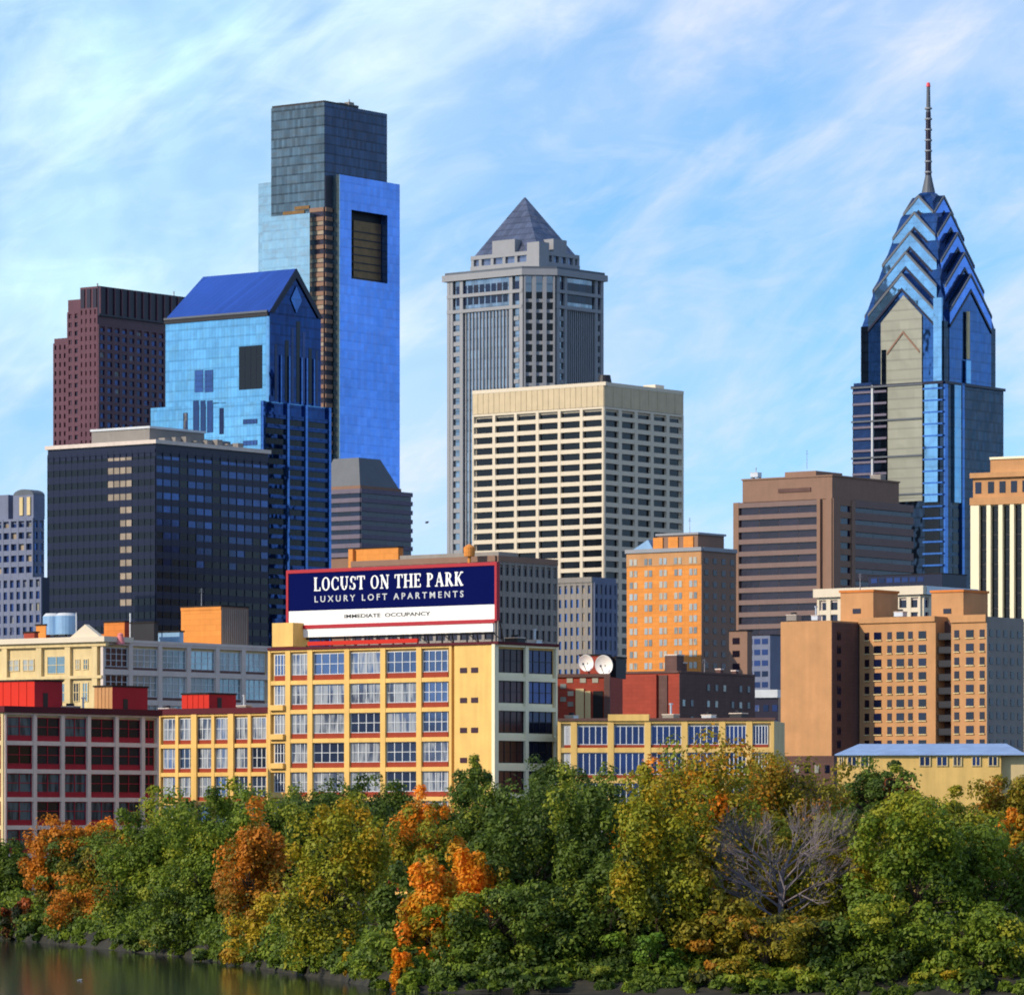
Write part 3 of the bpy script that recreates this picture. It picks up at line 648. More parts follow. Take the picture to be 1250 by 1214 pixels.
# ------------------------------------------------------------------ middle distance
# wide grey brown block behind the billboard
b = Bld('office_block', 'grey brown gridded block directly behind the right end of the billboard', 'building', 606, 1000, 37, 4, 800)
WL = b.L(430); WR = b.Rr(679); zt = b.Z(685)
b.wall.box(0, WR, 0, WL, 0, zt, 'grey_brown')
fl = b.fL(WL); fr = b.fR(WR)
b.grid(fr, 10, [zt - 3.3 * k for k in range(14, -1, -1)], .7, 1.1, .4, 'grey_brown', 'window_brown', a0=0, z0=0)
b.grid(fl, 12, [zt - 3.3 * k for k in range(8, -1, -1)], .7, 1.1, .4, 'grey_brown', 'window_brown')
fr.slab(b.wall, 0, fr.len, zt + .003, zt + 1.2, -1, .5, 'brown_stone'); fl.slab(b.wall, 0, fl.len, zt + .004, zt + 1.2, -1, .5, 'brown_stone')
sub(b, 'penthouse', lambda m: m.box(6, WR - 8, 4, WL - 8, zt, b.Z(673, (6, 4)), 'grey_brown'))
b.done()
rooftop('rooftop_penthouse', 'bright orange lift house above the top left of the billboard', 'roof structure', 486, 1035, 428, 492, 668, 704, 'orange_brick_bright', 'orange_brick', extra=lambda b: b.fL(b.WL).slab(b.wall, 0, 1.2, 0, b.zt, 0, .8, 'orange_brick_bright'))  # shade of the right side painted as duller orange brick
# orange mushroom-headed vent tower
t_ = Bld('water_tank', 'little orange tank on a stalk above the billboard', 'roof tank', 573, 1000, 37, 4); t_.root.location.z += t_.Z(692)
sub(t_, 'stand', lambda m: m.cyl(0, 0, 0, 2.2, .35, 'orange_brick_bright')); sub(t_, 'tank', lambda m: (m.cyl(0, 0, 2.2, 4.0, 1.1, 'orange_brick_bright', 1.25), m.cyl(0, 0, 4.0, 4.7, 1.25, 'orange_brick_bright', .3)))
# grey blue stripe block
b = Bld('office_block', 'slim grey blue block with a gold strip of windows, right of the gridded brown block', 'building', 724, 1120, 37, 4, 830)
WL = b.L(660); WR = b.Rr(752); zt = b.Z(704)
b.wall.box(0, WR, 0, WL, 0, zt, 'blue_grey_concrete')
fl = b.fL(WL); fr = b.fR(WR)
b.grid(fl, 9, [zt - 1.2 - 3.2 * k for k in range(11, -1, -1)], .9, 1.3, .4, 'grey_concrete', 'window_band_blue', gfun=lambda i, j: 'window_beige_and_glint' if i == 7 else 'window_band_blue')
b.grid(fr, 5, [zt - 1.2 - 3.2 * k for k in range(11, -1, -1)], 1.0, 1.0, .4, 'blue_grey_concrete', 'window_navy')
fl.slab(b.wall, 0, fl.len, zt - 1.2, zt, 0, .6, 'grey_concrete')
b.done()
# orange hotel tower
b = Bld('apartment_tower', 'narrow bright orange brick tower with rows of small pale windows, centre right', 'building', 856, 1150, 37, 4, 825)
WL = b.L(765); WR = b.Rr(898); zt = b.Z(672)
b.wall.box(0, WR, 0, WL, 0, zt, 'orange_brick_bright')
fl = b.fL(WL); fr = b.fR(WR)
fr.slab(b.wall, 0.01, WR, 0, zt, .0, .15, 'brown_stone')  # shaded right side painted brown over the orange brick
fl.slab(b.wall, -.2, fl.len + .3, zt, zt + .9, -.5, .5, 'grey_granite'); fr.slab(b.wall, .31, fr.len, zt + .002, zt + .9, -.5, .5, 'grey_granite')
fl.slab(b.wall, 0, fl.len, zt - 3.2, zt - .02, .0, .12, 'orange_stone')
for i in range(5):
    for j in range(11):
        a = (i + .22) * fl.len / 5; z = zt - 2.9 - j * 2.75
        b.win(fl, a, a + .9, z, z + 1.5, 'window_small_pale', None, 'window', .13 if j < 1 else .01); b.win(fl, a + 1.25, a + 2.15, z, z + 1.5, 'window_small_pale', None, 'window', .13 if j < 1 else .01)
for i in range(4):
    for j in range(11):
        a = (i + .3) * fr.len / 4; z = zt - 2.9 - j * 2.75; b.win(fr, a, a + 1.5, z, z + 1.3, 'window_brown', None, 'window', .16)
def ph(m):
    x0, x1, y0, y1 = 1.5, WR - 2, 2, WL - 8; m.box(x0, x1, y0, y1, zt, zt + 4, 'brown_stone')
    m.box(x0 - .4, x1 + .4, y0 - .4, y1 + .4, zt + 4.003, zt + 4.5, 'grey_granite')
    for k in range(3): m.box(x0 - .3, x0, y0 + 1.2 + 4.4 * k, y0 + 4 + 4.4 * k, zt + .3, zt + 3.6, 'orange_brick_bright')
sub(b, 'penthouse', ph)
sub(b, 'roof_gable', lambda m: m.extr([(1, WL - 1, zt + .9), (1, WL - 7, zt + .9), (1, WL - 5.5, zt + 3.2)], (5, 0, 0), 'tank_blue'))
b.done()
rooftop('annex', 'narrow brown annex wall right of the orange tower', 'building', 912, 1140, 890, 918, 770, 860, 'brown_stone', 'brown_stone', extra=lambda b: [b.win(b.fL(b.WL), 1 + 0 * j, 3, b.zt - 3 - 3 * j, b.zt - 1.5 - 3 * j, 'window_brown') for j in range(5)])

# ------------------------------------------------------------------ apartment group lower right
b = Bld('apartment_block', 'orange brown apartment block with blank gable wall, dark balcony slots and right side painted grey as shade', 'apartment block', 1205, 830, 37, 4, 915)
D0 = 830; zt = b.Z(752); WR = b.Rr(1252)
X = 0; yC = b.L(1160, X); yB0 = b.L(1141, X); yB1 = b.L(1048, X)
b.wall.box(3.2, WR, .3, yB1 + 3, 0, zt - .5, 'dark_brick')            # recessed core in the slots, its shade painted as dark brick
b.wall.box(.3, WR - .3, .3, yC, 0, zt, 'orange_stone'); b.wall.box(.3, WR - 2, yB0, yB1, 0, zt + .3, 'orange_stone')
xA = -8; yA0 = b.L(1015, xA); yA1 = b.L(953, xA)
b.wall.box(xA, 8, yA0, yA1, 0, b.Z(757, (xA, yA0)), 'orange_stone')
fC = b.fL(yC, x=.3, y0=.3); fB = b.fL(yB1, x=.3, y0=yB0); fR_ = b.fR(WR - .3, y=.3, x0=.3)
pit = 16.75 * 830 / F
def wrow(f, items, zt0, n, gm):
    for px, w in items:
        for j in range(n):
            a = f.a(px); z = zt0 - 3.4 - j * pit
            b.win(f, a - w / 2, a + w / 2, z - .1, z + 1.2, gm if w > 1 else 'window_brown', None, 'window', .01)
            f.slab(b.wall, a - w / 2 - .1, a + w / 2 + .1, z - .3, z - .12, .005, .25, 'cream_stone')
wrow(fC, ((1168, .95), (1184, 1.5), (1199, .95)), zt, 9, 'window_dark'); wrow(fB, ((1058.5, .9), (1071.5, 1.5), (1086, .9), (1099, 1.5), (1111.5, .9), (1126, 1.5)), zt, 9, 'window_dark')
fR_.slab(b.wall, .01, fR_.len, 0, zt, .0, .1, 'grey_brown')  # shade on the right return painted grey brown
for i in range(5):
    for j in range(9): b.win(fR_, .8 + i * 2.3, 1.9 + i * 2.3, zt - 3.4 - j * pit, zt - 2.2 - j * pit, 'window_dark', None, 'window', .11)
for f in (fC, fB): f.slab(b.wall, 0, f.len, zt - .9 if f is fC else zt - .6, zt + .35, .0, .35, 'orange_stone')
# balconies in the two slots
for (y0, y1) in ((yC + .1, yB0 - .1), (yB1 + .1, yB1 + 2.9)):
    for j in range(10):
        z = zt - 3.6 - j * pit
        sub(b, 'balcony', lambda m: (m.box(.9, 3.1, y0, y1, z - .15, z, 'dark_metal'), m.box(.85, .92, y0, y1, z, z + 1, 'dark_metal')))
fs = Face(b, (xA, yA0), (8, yA0))
fs.slab(b.wall, 0, 15.9, 0, b.Z(757, (xA, yA0)) - .3, .0, .1, 'dark_brick')  # shaded return of the gable block painted dark
for j in range(9):
    b.win(fs, 1.6, 2.7, zt - 3.6 - j * pit, zt - 2.2 - j * pit, 'window_dark', None, 'window', .11)
def tw(px0, px1, py, lab):
    y1 = b.L(px0, 4); y0 = b.L(px1, 4)
    def fn(m): m.box(4, 12, y0, y1, zt - 1, b.Z(py, (4, y0)), 'orange_stone'); m.box(3.8, 12.2, y0 - .2, y1 + .2, b.Z(py, (4, y0)) + .002, b.Z(py, (4, y0)) + .4, 'orange_brick')
    o = sub(b, 'stair_tower', fn); 
    f = Face(b, (4, y1), (4, y0)); w = MB()
    f.slab(w, f.len * .38, f.len * .62, b.Z(748, (4, y0)), b.Z(742, (4, y0)), .01, .1, 'window_brown'); q = w.build('window', o)
tw(1026, 1066, 722, ''); tw(1137, 1176, 722, '')
b.done()
b = Bld('white_roofed_block', 'pale stone block with big square windows showing above the orange apartment block', 'building', 1125, 960, 37, 4, 760)
WL = b.L(999); WR = b.Rr(1188); zt = b.Z(716)
b.wall.box(0, WR, 0, WL, 0, zt, 'pale_concrete')
fl = b.fL(WL); fr = b.fR(WR)
b.grid(fl, 9, [zt - 1.6 - 2.9 * k for k in range(4, -1, -1)], 1.0, .9, .5, 'white_concrete', 'window_dark'); b.grid(fr, 8, [zt - 1.6 - 2.9 * k for k in range(4, -1, -1)], .9, .9, .5, 'white_concrete', 'window_navy')
sub(b, 'cornice', lambda m: (fl.slab(m, -.5, fl.len + 1.1, zt - 1.5, zt + .2, .01, 1.2, 'white_concrete'), fr.slab(m, 0, fr.len, zt - 1.49, zt + .18, .01, 1.2, 'silver_metal')))
b.done()
# purple brown low base building in front of the blank gable
b = Bld('low_brick_building', 'low purple brown brick building below the blank orange gable wall', 'building', 1018, 740, 20, 4, 950)
WL = b.L(950); zt = b.Z(922); b.wall.box(0, 12, 0, WL, 0, zt, 'dark_brick'); fl = b.fL(WL)
for i in range(5): b.win(fl, 1 + i * 1.6, 1.7 + i * 1.6, zt - 2.6, zt - 1.4, 'window_small_pale' if i % 2 else 'window_dark', None, 'window', .01)
b.done()
b = Bld('low_brick_building', 'shadowed purple building with a white roof strip, left of the blank gable wall', 'building', 950, 930, 20, 4, 930)
WL = b.L(905); zt = b.Z(851); b.wall.box(0, 12, 0, WL, 0, zt, 'dark_granite'); fl = b.fL(WL)
sub(b, 'roof_edge', lambda m: fl.slab(m, fl.a(922), fl.len, zt, zt + 1.5, -2, .5, 'pale_trim'))
for i in range(4):
    for j in range(3): b.win(fl, .8 + i * 1.8, 1.8 + i * 1.8, zt - 2.6 - 3 * j, zt - 1.4 - 3 * j, 'window_navy', None, 'window', .01)
b.done()
# yellow shed with light blue metal roof
b = Bld('roadside_shed', 'long low yellow building with a pale blue metal roof at the lower right', 'low building', 1222, 640, 8, 4, 960)
WL = b.L(1022); zt = b.Z(919); WR = 9
b.wall.box(0, WR, 0, WL, 0, zt, 'yellow_cladding'); fl = b.fL(WL)
for px, w in ((1024, .7), (1034, 1.3), (1050, 1.2), (1122, 1.5), (1143, 1.5), (1163, 1.2), (1186, 1.2), (1206, 1.3)):
    a = fl.a(px); b.win(fl, a, a + w, zt - 1.7, zt - .35, 'window_navy', (1, 0, 'cream_stone', 0, None), 'window', .01)
def rf(m):
    z1 = zt + 1.35; y = 4.5
    P = [(-.5, -3.2, zt - .1), (-.5, WL + .3, zt - .1), (y, WL - 2.6, z1), (y, -.5, z1), (2 * y + .5, WL + .3, zt - .1), (2 * y + .5, -3.2, zt - .1)]
    b0 = len(m.v); m.v += P + [(p[0], p[1], p[2] - .15) for p in P]; i = m.mi('blue_metal')
    for q in ((0, 1, 2, 3), (3, 2, 4, 5), (0, 3, 5), (1, 4, 2), (6, 9, 11), (7, 10, 8), (6, 7, 8, 9), (9, 8, 10, 11), (0, 6, 7, 1), (5, 4, 10, 11), (0, 5, 11, 6), (1, 7, 10, 4)): m.f.append(tuple(b0 + k for k in q)); m.m.append(i)
sub(b, 'roof', rf)
sub(b, 'end_wall', lambda m: m.box(1, WR - .5, -3, 0, 0, zt - .2, 'cream_stone'))
b.done()
# cream columned building, right edge
b = Bld('columned_tower', 'cream tower with tall pale piers and dark glass, cut by the right edge', 'building', 1290, 1250, 30, 4, 755)
WL = b.L(1187); zt = b.Z(578, (0, WL)); WR = 30
b.wall.box(.8, WR, .8, WL, 0, zt, 'cream_pier'); fl = b.fL(WL, x=.8)
zc = zt - 1.5
cols = [fl.a(px) for px in (1187, 1209, 1223.5, 1237.5, 1252, 1266, 1280)] 
fl.slab(b.wall, -.5, fl.len, zt - 1.2, zt + .1, .0, 1.4, 'orange_stone'); fl.slab(b.wall, -.5, fl.len, zt - 8.2, zt - 6.3, .0, 1.4, 'orange_stone')
for px in (1187.5, 1203, 1217, 1231, 1245, 1259, 1273): 
    a = fl.a(px) + .9; b.win(fl, a, a + 1.7, zt - 5.2, zt - 2.2, 'window_dark', None, 'window', .41)
fl.slab(b.wall, 0, fl.len, zt - 6.3, zt - 1.2, 0, .4, 'orange_stone')
for k, a in enumerate(cols):
    w = 2.0 if k == 0 else 1.15; fl.slab(b.wall, a - (0 if k == 0 else w / 2) , a + (2.4 if k == 0 else w / 2), 0, zt - 8.2, 0, 1.2, 'cream_pier')
    if k < len(cols) - 1:
        nx = cols[k + 1] - .6; st_ = a + (2.4 if k == 0 else .6)
        for j in range(12): b.win(fl, st_, nx, zt - 12.0 - 3.8 * j, zt - 8.5 - 3.8 * j, 'window_black', None, 'window', .05)
        for j in range(12): fl.slab(b.wall, st_, nx, zt - 12.3 - 3.8 * j, zt - 12.02 - 3.8 * j, .0, .2, 'dark_metal')
sub(b, 'upper_storey', lambda m: (m.box(2, WR, -3, b.L(1209, 2), zt, zt + 3.6, 'orange_stone'), m.box(1.6, WR, -3, b.L(1208, 1.6), zt + 3.603, zt + 4.2, 'cream_pier')))
b.done()
# brown office
b = Bld('office_tower', 'broad brown office tower with dark window bands and a rooftop box, right of centre', 'office tower', 1016, 1500, 37, 4, 860)
WL = b.L(896); WR = b.Rr(1114); z1 = b.Z(608); zt = b.Z(581)
b.wall.box(.5, WR, .5, WL, 0, z1, 'brown_stone')
pb_x = b.Rr(1098, 0); pb_y = b.L(906, 0)
sub(b, 'upper_storey', lambda m: (m.box(.2, pb_x, .2, pb_y, z1, zt, 'brown_stone'), m.box(-.1, .195, 8, 20, z1 + 2.5, z1 + 3.7, 'dark_brick'), m.box(-.1, pb_x + .3, -.1, pb_y + .3, zt + .003, zt + .5, 'brown_stone')))
sub(b, 'penthouse', lambda m: (m.box(10, 25, b.L(996, 10), b.L(958, 10), zt, zt + 2.8, 'brown_stone')))
fl = b.fL(WL, x=.5); fr = b.fR(WR, y=.5)
rows = [z1 - 1 - 3.78 * k for k in range(17, -1, -1)]
def bands(b, f, a0, a1, rows, span, dep, wm, gm, nw, base=0):
    for z in rows: f.slab(b.wall, a0, a1, z - span / 2, z + span / 2, base, base + dep, wm)
    for z, z_ in zip(rows, rows[1:]):
        for i in range(nw): b.win(f, a0 + (a1 - a0) * i / nw + .06, a0 + (a1 - a0) * (i + 1) / nw - .06, z + span / 2, z_ - span / 2, gm, None, 'window', base)
bands(b, fl, 2, fl.a(999), rows, 1.5, .9, 'brown_spandrel', 'window_brown', 4)
for a_, c2 in ((0, 2), (fl.a(999), fl.a(1003)), (fl.a(1010), fl.len)): fl.slab(b.wall, a_, c2, 0, z1, 0, .95, 'brown_stone')
fr.slab(b.wall, 0, fr.a(1023), 0, z1, 0, .95, 'brown_stone'); fr.slab(b.wall, fr.a(1037), fr.a(1041), 0, z1, 0, .95, 'brown_stone')
bands(b, fr, fr.a(1023), fr.a(1037), rows, 1.9, .6, 'brown_stone', 'window_dark', 1)
bands(b, fr, fr.a(1041), fr.len, rows, 2.3, .9, 'brown_spandrel', 'window_brown', 3)
b.done()
# dark low link buildings in front of the brown tower and the blue spire
rooftop('dark_podium', 'dark navy podium between the brown tower and the blue spired tower', 'building', 1150, 1380, 1060, 1180, 700, 760, 'navy_panel', None, extra=lambda b: [b.win(b.fL(b.WL), 1 + 2.6 * i, 3 + 2.6 * i, b.zt - 2 - 3 * j, b.zt - .7 - 3 * j, 'window_navy') for i in range(7) for j in range(3)])
rooftop('dark_podium', 'dark low block at the foot of the brown tower', 'building', 940, 1350, 870, 990, 775, 860, 'blue_grey_concrete', None, extra=lambda b: [b.win(b.fL(b.WL), 1 + 2.6 * i, 3 + 2.6 * i, b.zt - 2.4 - 3 * j, b.zt - .9 - 3 * j, 'window_navy') for i in range(7) for j in range(5)])

# ------------------------------------------------------------------ white gridded tower
b = Bld('office_tower', 'white concrete gridded tower with a tan blank top band, centre of the skyline', 'office tower', 737, 1600, 38, 4, 760)
WL = b.L(577); WR = b.Rr(834); zt = b.Z(467)
b.wall.box(.8, WR, .8, WL, 0, zt, 'white_concrete')
fl = b.fL(WL, x=.8); fr = b.fR(WR, y=.8); pt = 3.56; zb = b.Z(496)
nr = 24; rows = [zb - pt * k for k in range(nr, -1, -1)]
b.grid(fl, 6, rows, 1.15, 1.35, 1.0, 'white_concrete', 'window_black'); b.grid(fr, 5, rows, 1.7, 1.45, 1.0, 'white_concrete', 'window_black')
for k in range(6):
    for j in range(4): fl.slab(b.wall, fl.len * (k + j / 4) / 6 + .1, fl.len * (k + (j + 1) / 4) / 6 - .05, zb + .1, zt - .9, 0, .95, 'tan_parapet')
for k in range(9): fr.slab(b.wall, fr.len * k / 9 + .08, fr.len * (k + 1) / 9 - .08, zb + .1, zt - .9, 0, .95, 'tan_parapet')
fl.slab(b.wall, 0, fl.len + 1, zt - .9, zt + .3, -.5, 1.05, 'white_concrete'); fr.slab(b.wall, .02, fr.len, zt - .9, zt + .28, -.5, 1.04, 'white_concrete')
sub(b, 'vent_stack', lambda m: m.cyl(7, 5, zt, zt + 3.2, 2.6, 'dark_metal', 2.0)); sub(b, 'roof_shed', lambda m: m.box(34, 39, 4, 9, zt, zt + 2, 'white_concrete'))
b.done()

# ------------------------------------------------------------------ dark blue slab, left
b = Bld('office_tower', 'wide dark navy glass office slab at left with a few windows painted beige as warm reflections', 'office tower', 190, 1500, 37, 4, 790)
WL = b.L(57); WR = b.Rr(329); zt = b.Z(541)
b.wall.box(.5, WR, .5, WL, 0, zt, 'navy_panel')
fl = b.fL(WL, x=.5); fr = b.fR(WR, y=.5); pt = 16.2 * 1500 / F; nr = 15
rows = [zt - 1.6 - pt * k for k in range(nr, -1, -1)]
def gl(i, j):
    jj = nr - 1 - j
    if jj < 4 and i in (10, 11, 12, 13): return 'window_beige_and_glint'  # gold reflections on the left face painted as beige panes
    if jj < 12 and i in (12, 13): return 'window_beige_and_glint'
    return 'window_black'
b.grid(fl, 18, rows, .2, 2.1, .25, 'navy_panel', None, gfun=gl)
b.grid(fr, 14, rows, .25, 2.1, .25, 'navy_panel', 'window_band_blue', gfun=lambda i, j: 'window_band_dim' if (nr - 1 - j) < 6 + (i * 7 % 4) and not (i in (3,) or i == 7) else 'window_black')
sub(b, 'roof_rim', lambda m: (m.box(-.4, WR + .4, -.4, WL + .4, zt + .004, zt + 1.2, 'pale_concrete')))
def rp(m):
    m.box(4, 30, 6, b.L(112, 4), zt + 1.2, zt + 5.2, 'grey_concrete'); m.box(3.6, 30.4, 5.6, b.L(111, 4), zt + 5.2, zt + 5.9, 'pale_trim')
    m.box(30.5, WR - 12, 6, 24, zt + 1.2, zt + 3.4, 'slate_roof')
sub(b, 'roof_plant', rp)
for i in range(8): sub(b, 'roof_unit', lambda m: m.box(6 + 5 * i, 8.5 + 5 * i, 1.5, 4, zt + 1.2, zt + 2.2 + (i % 3) * .5, 'grey_concrete'))
b.done()

# left edge cluster
b = Bld('apartment_tower', 'hazy blue grey apartment tower with rounded roof house, cut by the left edge', 'apartment tower', 41, 1450, 37, 4, 720)
WL = b.L(-60); WR = b.Rr(54); zt = b.Z(632)
b.wall.box(.5, WR, .5, WL, 0, zt, 'blue_grey_concrete'); fl = b.fL(WL, x=.5); fr = b.fR(WR, y=.5)
rows = [zt - 3.4 * k for k in range(9, -1, -1)]
b.grid(fl, 11, rows, .8, 1.5, .9, 'blue_grey_concrete', 'window_navy', gfun=lambda i, j: 'window_navy' if (i + j) % 5 else 'window_beige_and_glint'); b.grid(fr, 2, rows, .8, 1.3, .5, 'blue_grey_concrete', 'window_band_blue')
def rh(m):
    m.box(1, 6, 1, b.L(16, 1), zt, zt + 7, 'blue_grey_concrete'); y1 = b.L(16, 1)
    m.extr([(1, 1 + (y1 - 1) * (1 - math.cos(t)) / 2, zt + 7 + 1.8 * math.sin(t)) for t in [math.pi * i / 10 for i in range(11)]], (5, 0, 0), 'slate_roof')
    for k in range(2): m.box(.6, .99, 2 + 3 * k, 3.3 + 3 * k, zt + 1, zt + 6.4, 'cream_stone')
sub(b, 'roof_house', rh); sub(b, 'roof_house', lambda m: m.box(1, 9, b.L(10, 1), WL, zt, zt + 7.4, 'blue_grey_concrete'))
b.done()
b = Bld('office_block', 'low dark blue block below the hazy apartment tower at the left edge', 'building', 50, 1400, 37, 4, 780)
WL = b.L(-60); WR = b.Rr(62); zt = b.Z(704); b.wall.box(.5, WR, .5, WL, 0, zt, 'navy_panel'); fl = b.fL(WL, x=.5)
b.grid(fl, 14, [zt - 3.4 * k for k in range(7, -1, -1)], 1.1, 1.2, .5, 'blue_grey_concrete', 'window_navy'); b.done()

# ------------------------------------------------------------------ trapezoid-roofed banded tower
b = Bld('office_tower', 'banded mauve tower with a grey sloping hipped roof, in front of the glass skyscraper', 'office tower', 440, 2010, 37, 4, 680)
WL = b.L(385); WR = b.Rr(503); WR2 = b.Rr(491); zt = b.Z(592); z1 = b.Z(594)
b.wall.box(.5, WR, .5, WL, 0, z1 - 1.5, 'brown_stone'); b.wall.box(.5, WR2, .5, WL, z1 - 1.5, zt, 'brown_stone')
fl = b.fL(WL, x=.5); fr = b.fR(WR, y=.5); rows = [z1 - 1.6 - 3.75 * k for k in range(7, -1, -1)]
bands(b, fl, 0, fl.len, rows, 1.8, .9, 'mauve_spandrel', 'window_dark', 4); bands(b, fr, 0, fr.len, rows, 1.8, .9, 'mauve_spandrel', 'window_dark', 6)
zr = b.Z(557)
sub(b, 'roof', lambda m: m.prism([(1, 1), (WR2 - 1, 1), (WR2 - 1, WL - 1), (1, WL - 1)], zt, zr, 'slate_roof', [(4.5, 4.5), (WR2 - 9, 4.5), (WR2 - 9, WL - 6), (4.5, WL - 6)]))
b.done()

# ------------------------------------------------------------------ red granite stepped tower
b = Bld('office_tower', 'dark red granite stepped tower at the far left of the skyline', 'office tower', 120, 2300, 37, 4, 560)
WR = b.Rr(236); y0 = b.L(97); y1 = b.L(82); y2 = b.L(65); zt = b.Z(349)
b.wall.box(.5, WR, .5, y0, 0, zt, 'red_granite')
b.wall.box(.6, WR - 4, y0, y1, 0, b.Z(365, (0, y0)), 'red_granite'); b.wall.box(.7, WR - 8, y1, y2, 0, b.Z(412, (0, y1)), 'red_granite')
fr = b.fR(WR, y=.5); pt = 4.1
fr.slab(b.wall, 0, fr.len, zt - 14, zt, 0, 1.2, 'dark_granite')
for k in range(14): fr.slab(b.wall, k * fr.len / 13.5, k * fr.len / 13.5 + .8, zt - 13, zt - .5, 1.2, 1.8, 'red_granite')
rows = [zt - 18 - pt * k for k in range(18, -1, -1)]
b.grid(fr, 13, rows, 1.9, 1.7, .7, 'red_granite', 'window_navy')
for (ya, yb, ytop, n) in ((.5, y0, 375, 4), (y0, y1, 380, 2), (y1, y2, 418, 3)):
    f = Face(b, (.6, yb), (.6, ya)); z = b.Z(ytop, (0, ya)); b.grid(f, n, [z - pt * k for k in range(18, -1, -1)], 1.9, 1.9, .7, 'red_granite', 'window_brown', name='window')
f = Face(b, (.5, y0), (.5, .5)); z = b.Z(375)
for k in range(3): f.slab(b.wall, (k + .2) * f.len / 3, (k + .8) * f.len / 3, z, zt - 1, 0, .5, 'dark_granite')
sub(b, 'mast', lambda m: m.bar((5, 5, zt), (5, 5, zt + 2), .4, 'grey_granite')); sub(b, 'mast', lambda m: m.bar((60, 5, zt), (60, 5, zt + 3), .3, 'grey_granite'))
b.done()

# ------------------------------------------------------------------ gabled blue tower
b = Bld('gabled_tower', 'blue glass skyscraper with a bright blue gabled roof, left of the tallest tower', 'skyscraper', 328, 1900, 37, 4, 760)
WL = b.L(202); WR = b.Rr(391); ze = b.Z(381); zr = b.Z(328, (WR / 2, 0)); lx, ly = -6, -1
b.wall.box(0, WR, 0, WL, 0, ze, 'liberty_cyan')
b.fR(WR).slab(b.wall, .2, WR, 0, ze, .0, .3, 'liberty_shade_navy')  # shaded right side painted navy over the cyan glass
zl = b.Z(489, (lx, ly)); WLl = b.L(184, lx); WRl = b.Rr(401, ly)
b.wall.box(lx, WRl, ly, WLl, 0, zl, 'liberty_cyan'); fl2 = Face(b, (lx, WLl), (lx, ly)); fr2 = Face(b, (lx, ly), (WRl, ly))
rows = [zl - 5.5 - 3.9 * k for k in range(20, -1, -1)]
fr2.slab(b.wall, 0.2, fr2.len, 0, zl - .2, .0, .2, 'liberty_shade_navy')
bands(b, fr2, .2, fr2.len, rows, 1.5, .7, 'liberty_shade_navy', 'window_black', 4, .2)
for k in (0, .35, .62, .97): fr2.slab(b.wall, fr2.len * k + .05, fr2.len * k + 1.4, 0, zl, .2, 1.3, 'strip_blue')
# ridge roof
x_h = WR / 2; hip = 6
def roof(m):
    P = [(-.4, -.5, ze), (-.4, WL + .3, ze), (x_h, WL - hip, zr), (x_h, -.5, zr), (WR + .4, WL + .3, ze), (WR + .4, -.5, ze)]
    b0 = len(m.v); m.v += P; i = m.mi('liberty_roof')
    for q in ((0, 1, 2, 3), (3, 2, 4, 5), (1, 4, 2), (0, 5, 4, 1)): m.f.append(tuple(b0 + k for k in q)); m.m.append(i)
    m.f.append((b0, b0 + 3, b0 + 5)); m.m.append(m.mi('liberty_shade_navy'))
sub(b, 'roof', roof)
fl = b.fL(WL); fr = b.fR(WR)
sub(b, 'eave_band', lambda m: (fl.slab(m, 0, fl.len, ze - 1.5, ze - .02, .0, .8, 'dark_metal'), fl.slab(m, 0, fl.len, ze - .01, ze + .8, .3, 1.2, 'slate_roof'), fl.slab(m, fl.len - .8, fl.len + .5, 0, ze - 1.6, .0, .6, 'spire_light')))
def gt(m):      # dark rake strips and blue diamond
    n = Vector((0, -1, 0))
    for s_ in (0, 1):
        xa = -.4 if s_ == 0 else WR + .4
        m.extr([(xa, -.6, ze), (x_h, -.6, zr), (x_h, -.6, zr - 3.6), (xa + (2.6 if s_ == 0 else -2.6), -.6, ze)], (0, -.5, 0), 'navy_panel')
sub(b, 'gable_trim', gt)
dz = b.Z(366, (x_h, 0))
sub(b, 'diamond_window', lambda m: m.extr([(x_h - 3.4, -.55, dz), (x_h, -.55, dz - 5.2), (x_h + 3.4, -.55, dz), (x_h, -.55, dz + 5.2)], (0, -.4, 0), 'strip_blue'))
for k, (a_, w_, y_) in enumerate(((.10, .05, 420), (.30, .07, 415), (.42, .05, 400), (.52, .07, 392), (.64, .05, 405), (.76, .06, 425), (.90, .04, 428))):
    zt_ = b.Z(y_ , (WR * a_, 0)); b.win(fr, WR * a_, WR * (a_ + w_), zl + 1, zt_, 'window_black' if k % 2 else 'window_navy', None, 'window_strip', .31)
for k in (.2, .36, .6, .7, .84): fr.slab(b.wall, WR * k, WR * k + .7, zl, b.Z(432), .3, .9, 'strip_blue')
def pan(f, px0, px1, py0, py1, gm, o, nm='window'):
    a0 = f.a(px0); a1 = f.a(px1); b.win(f, a0, a1, f.z(py1, a0), f.z(py0, a0), gm, (3, 3, 'navy_panel', 0, None), nm, o)
pan(fl2 if 0 else fl, 292, 320, 423, 476, 'window_black', .02); 
pan(fl, 238, 248, 452, 479, 'window_band_blue', .02); pan(fl, 250, 260, 452, 479, 'window_band_blue', .02)
for x0_, x1_ in ((236, 243), (245, 251), (253, 260)): pan(fl2, x0_, x1_, 489, 528, 'window_band_blue', .02)
pan(fl2, 224, 229, 504, 528, 'window_navy', .02); pan(fl2, 268, 273, 498, 530, 'window_navy', .02)
for y_ in (512, 538): pan(fl2, 297, 314, y_, y_ + 6, 'window_band_blue', .02)
b.done()

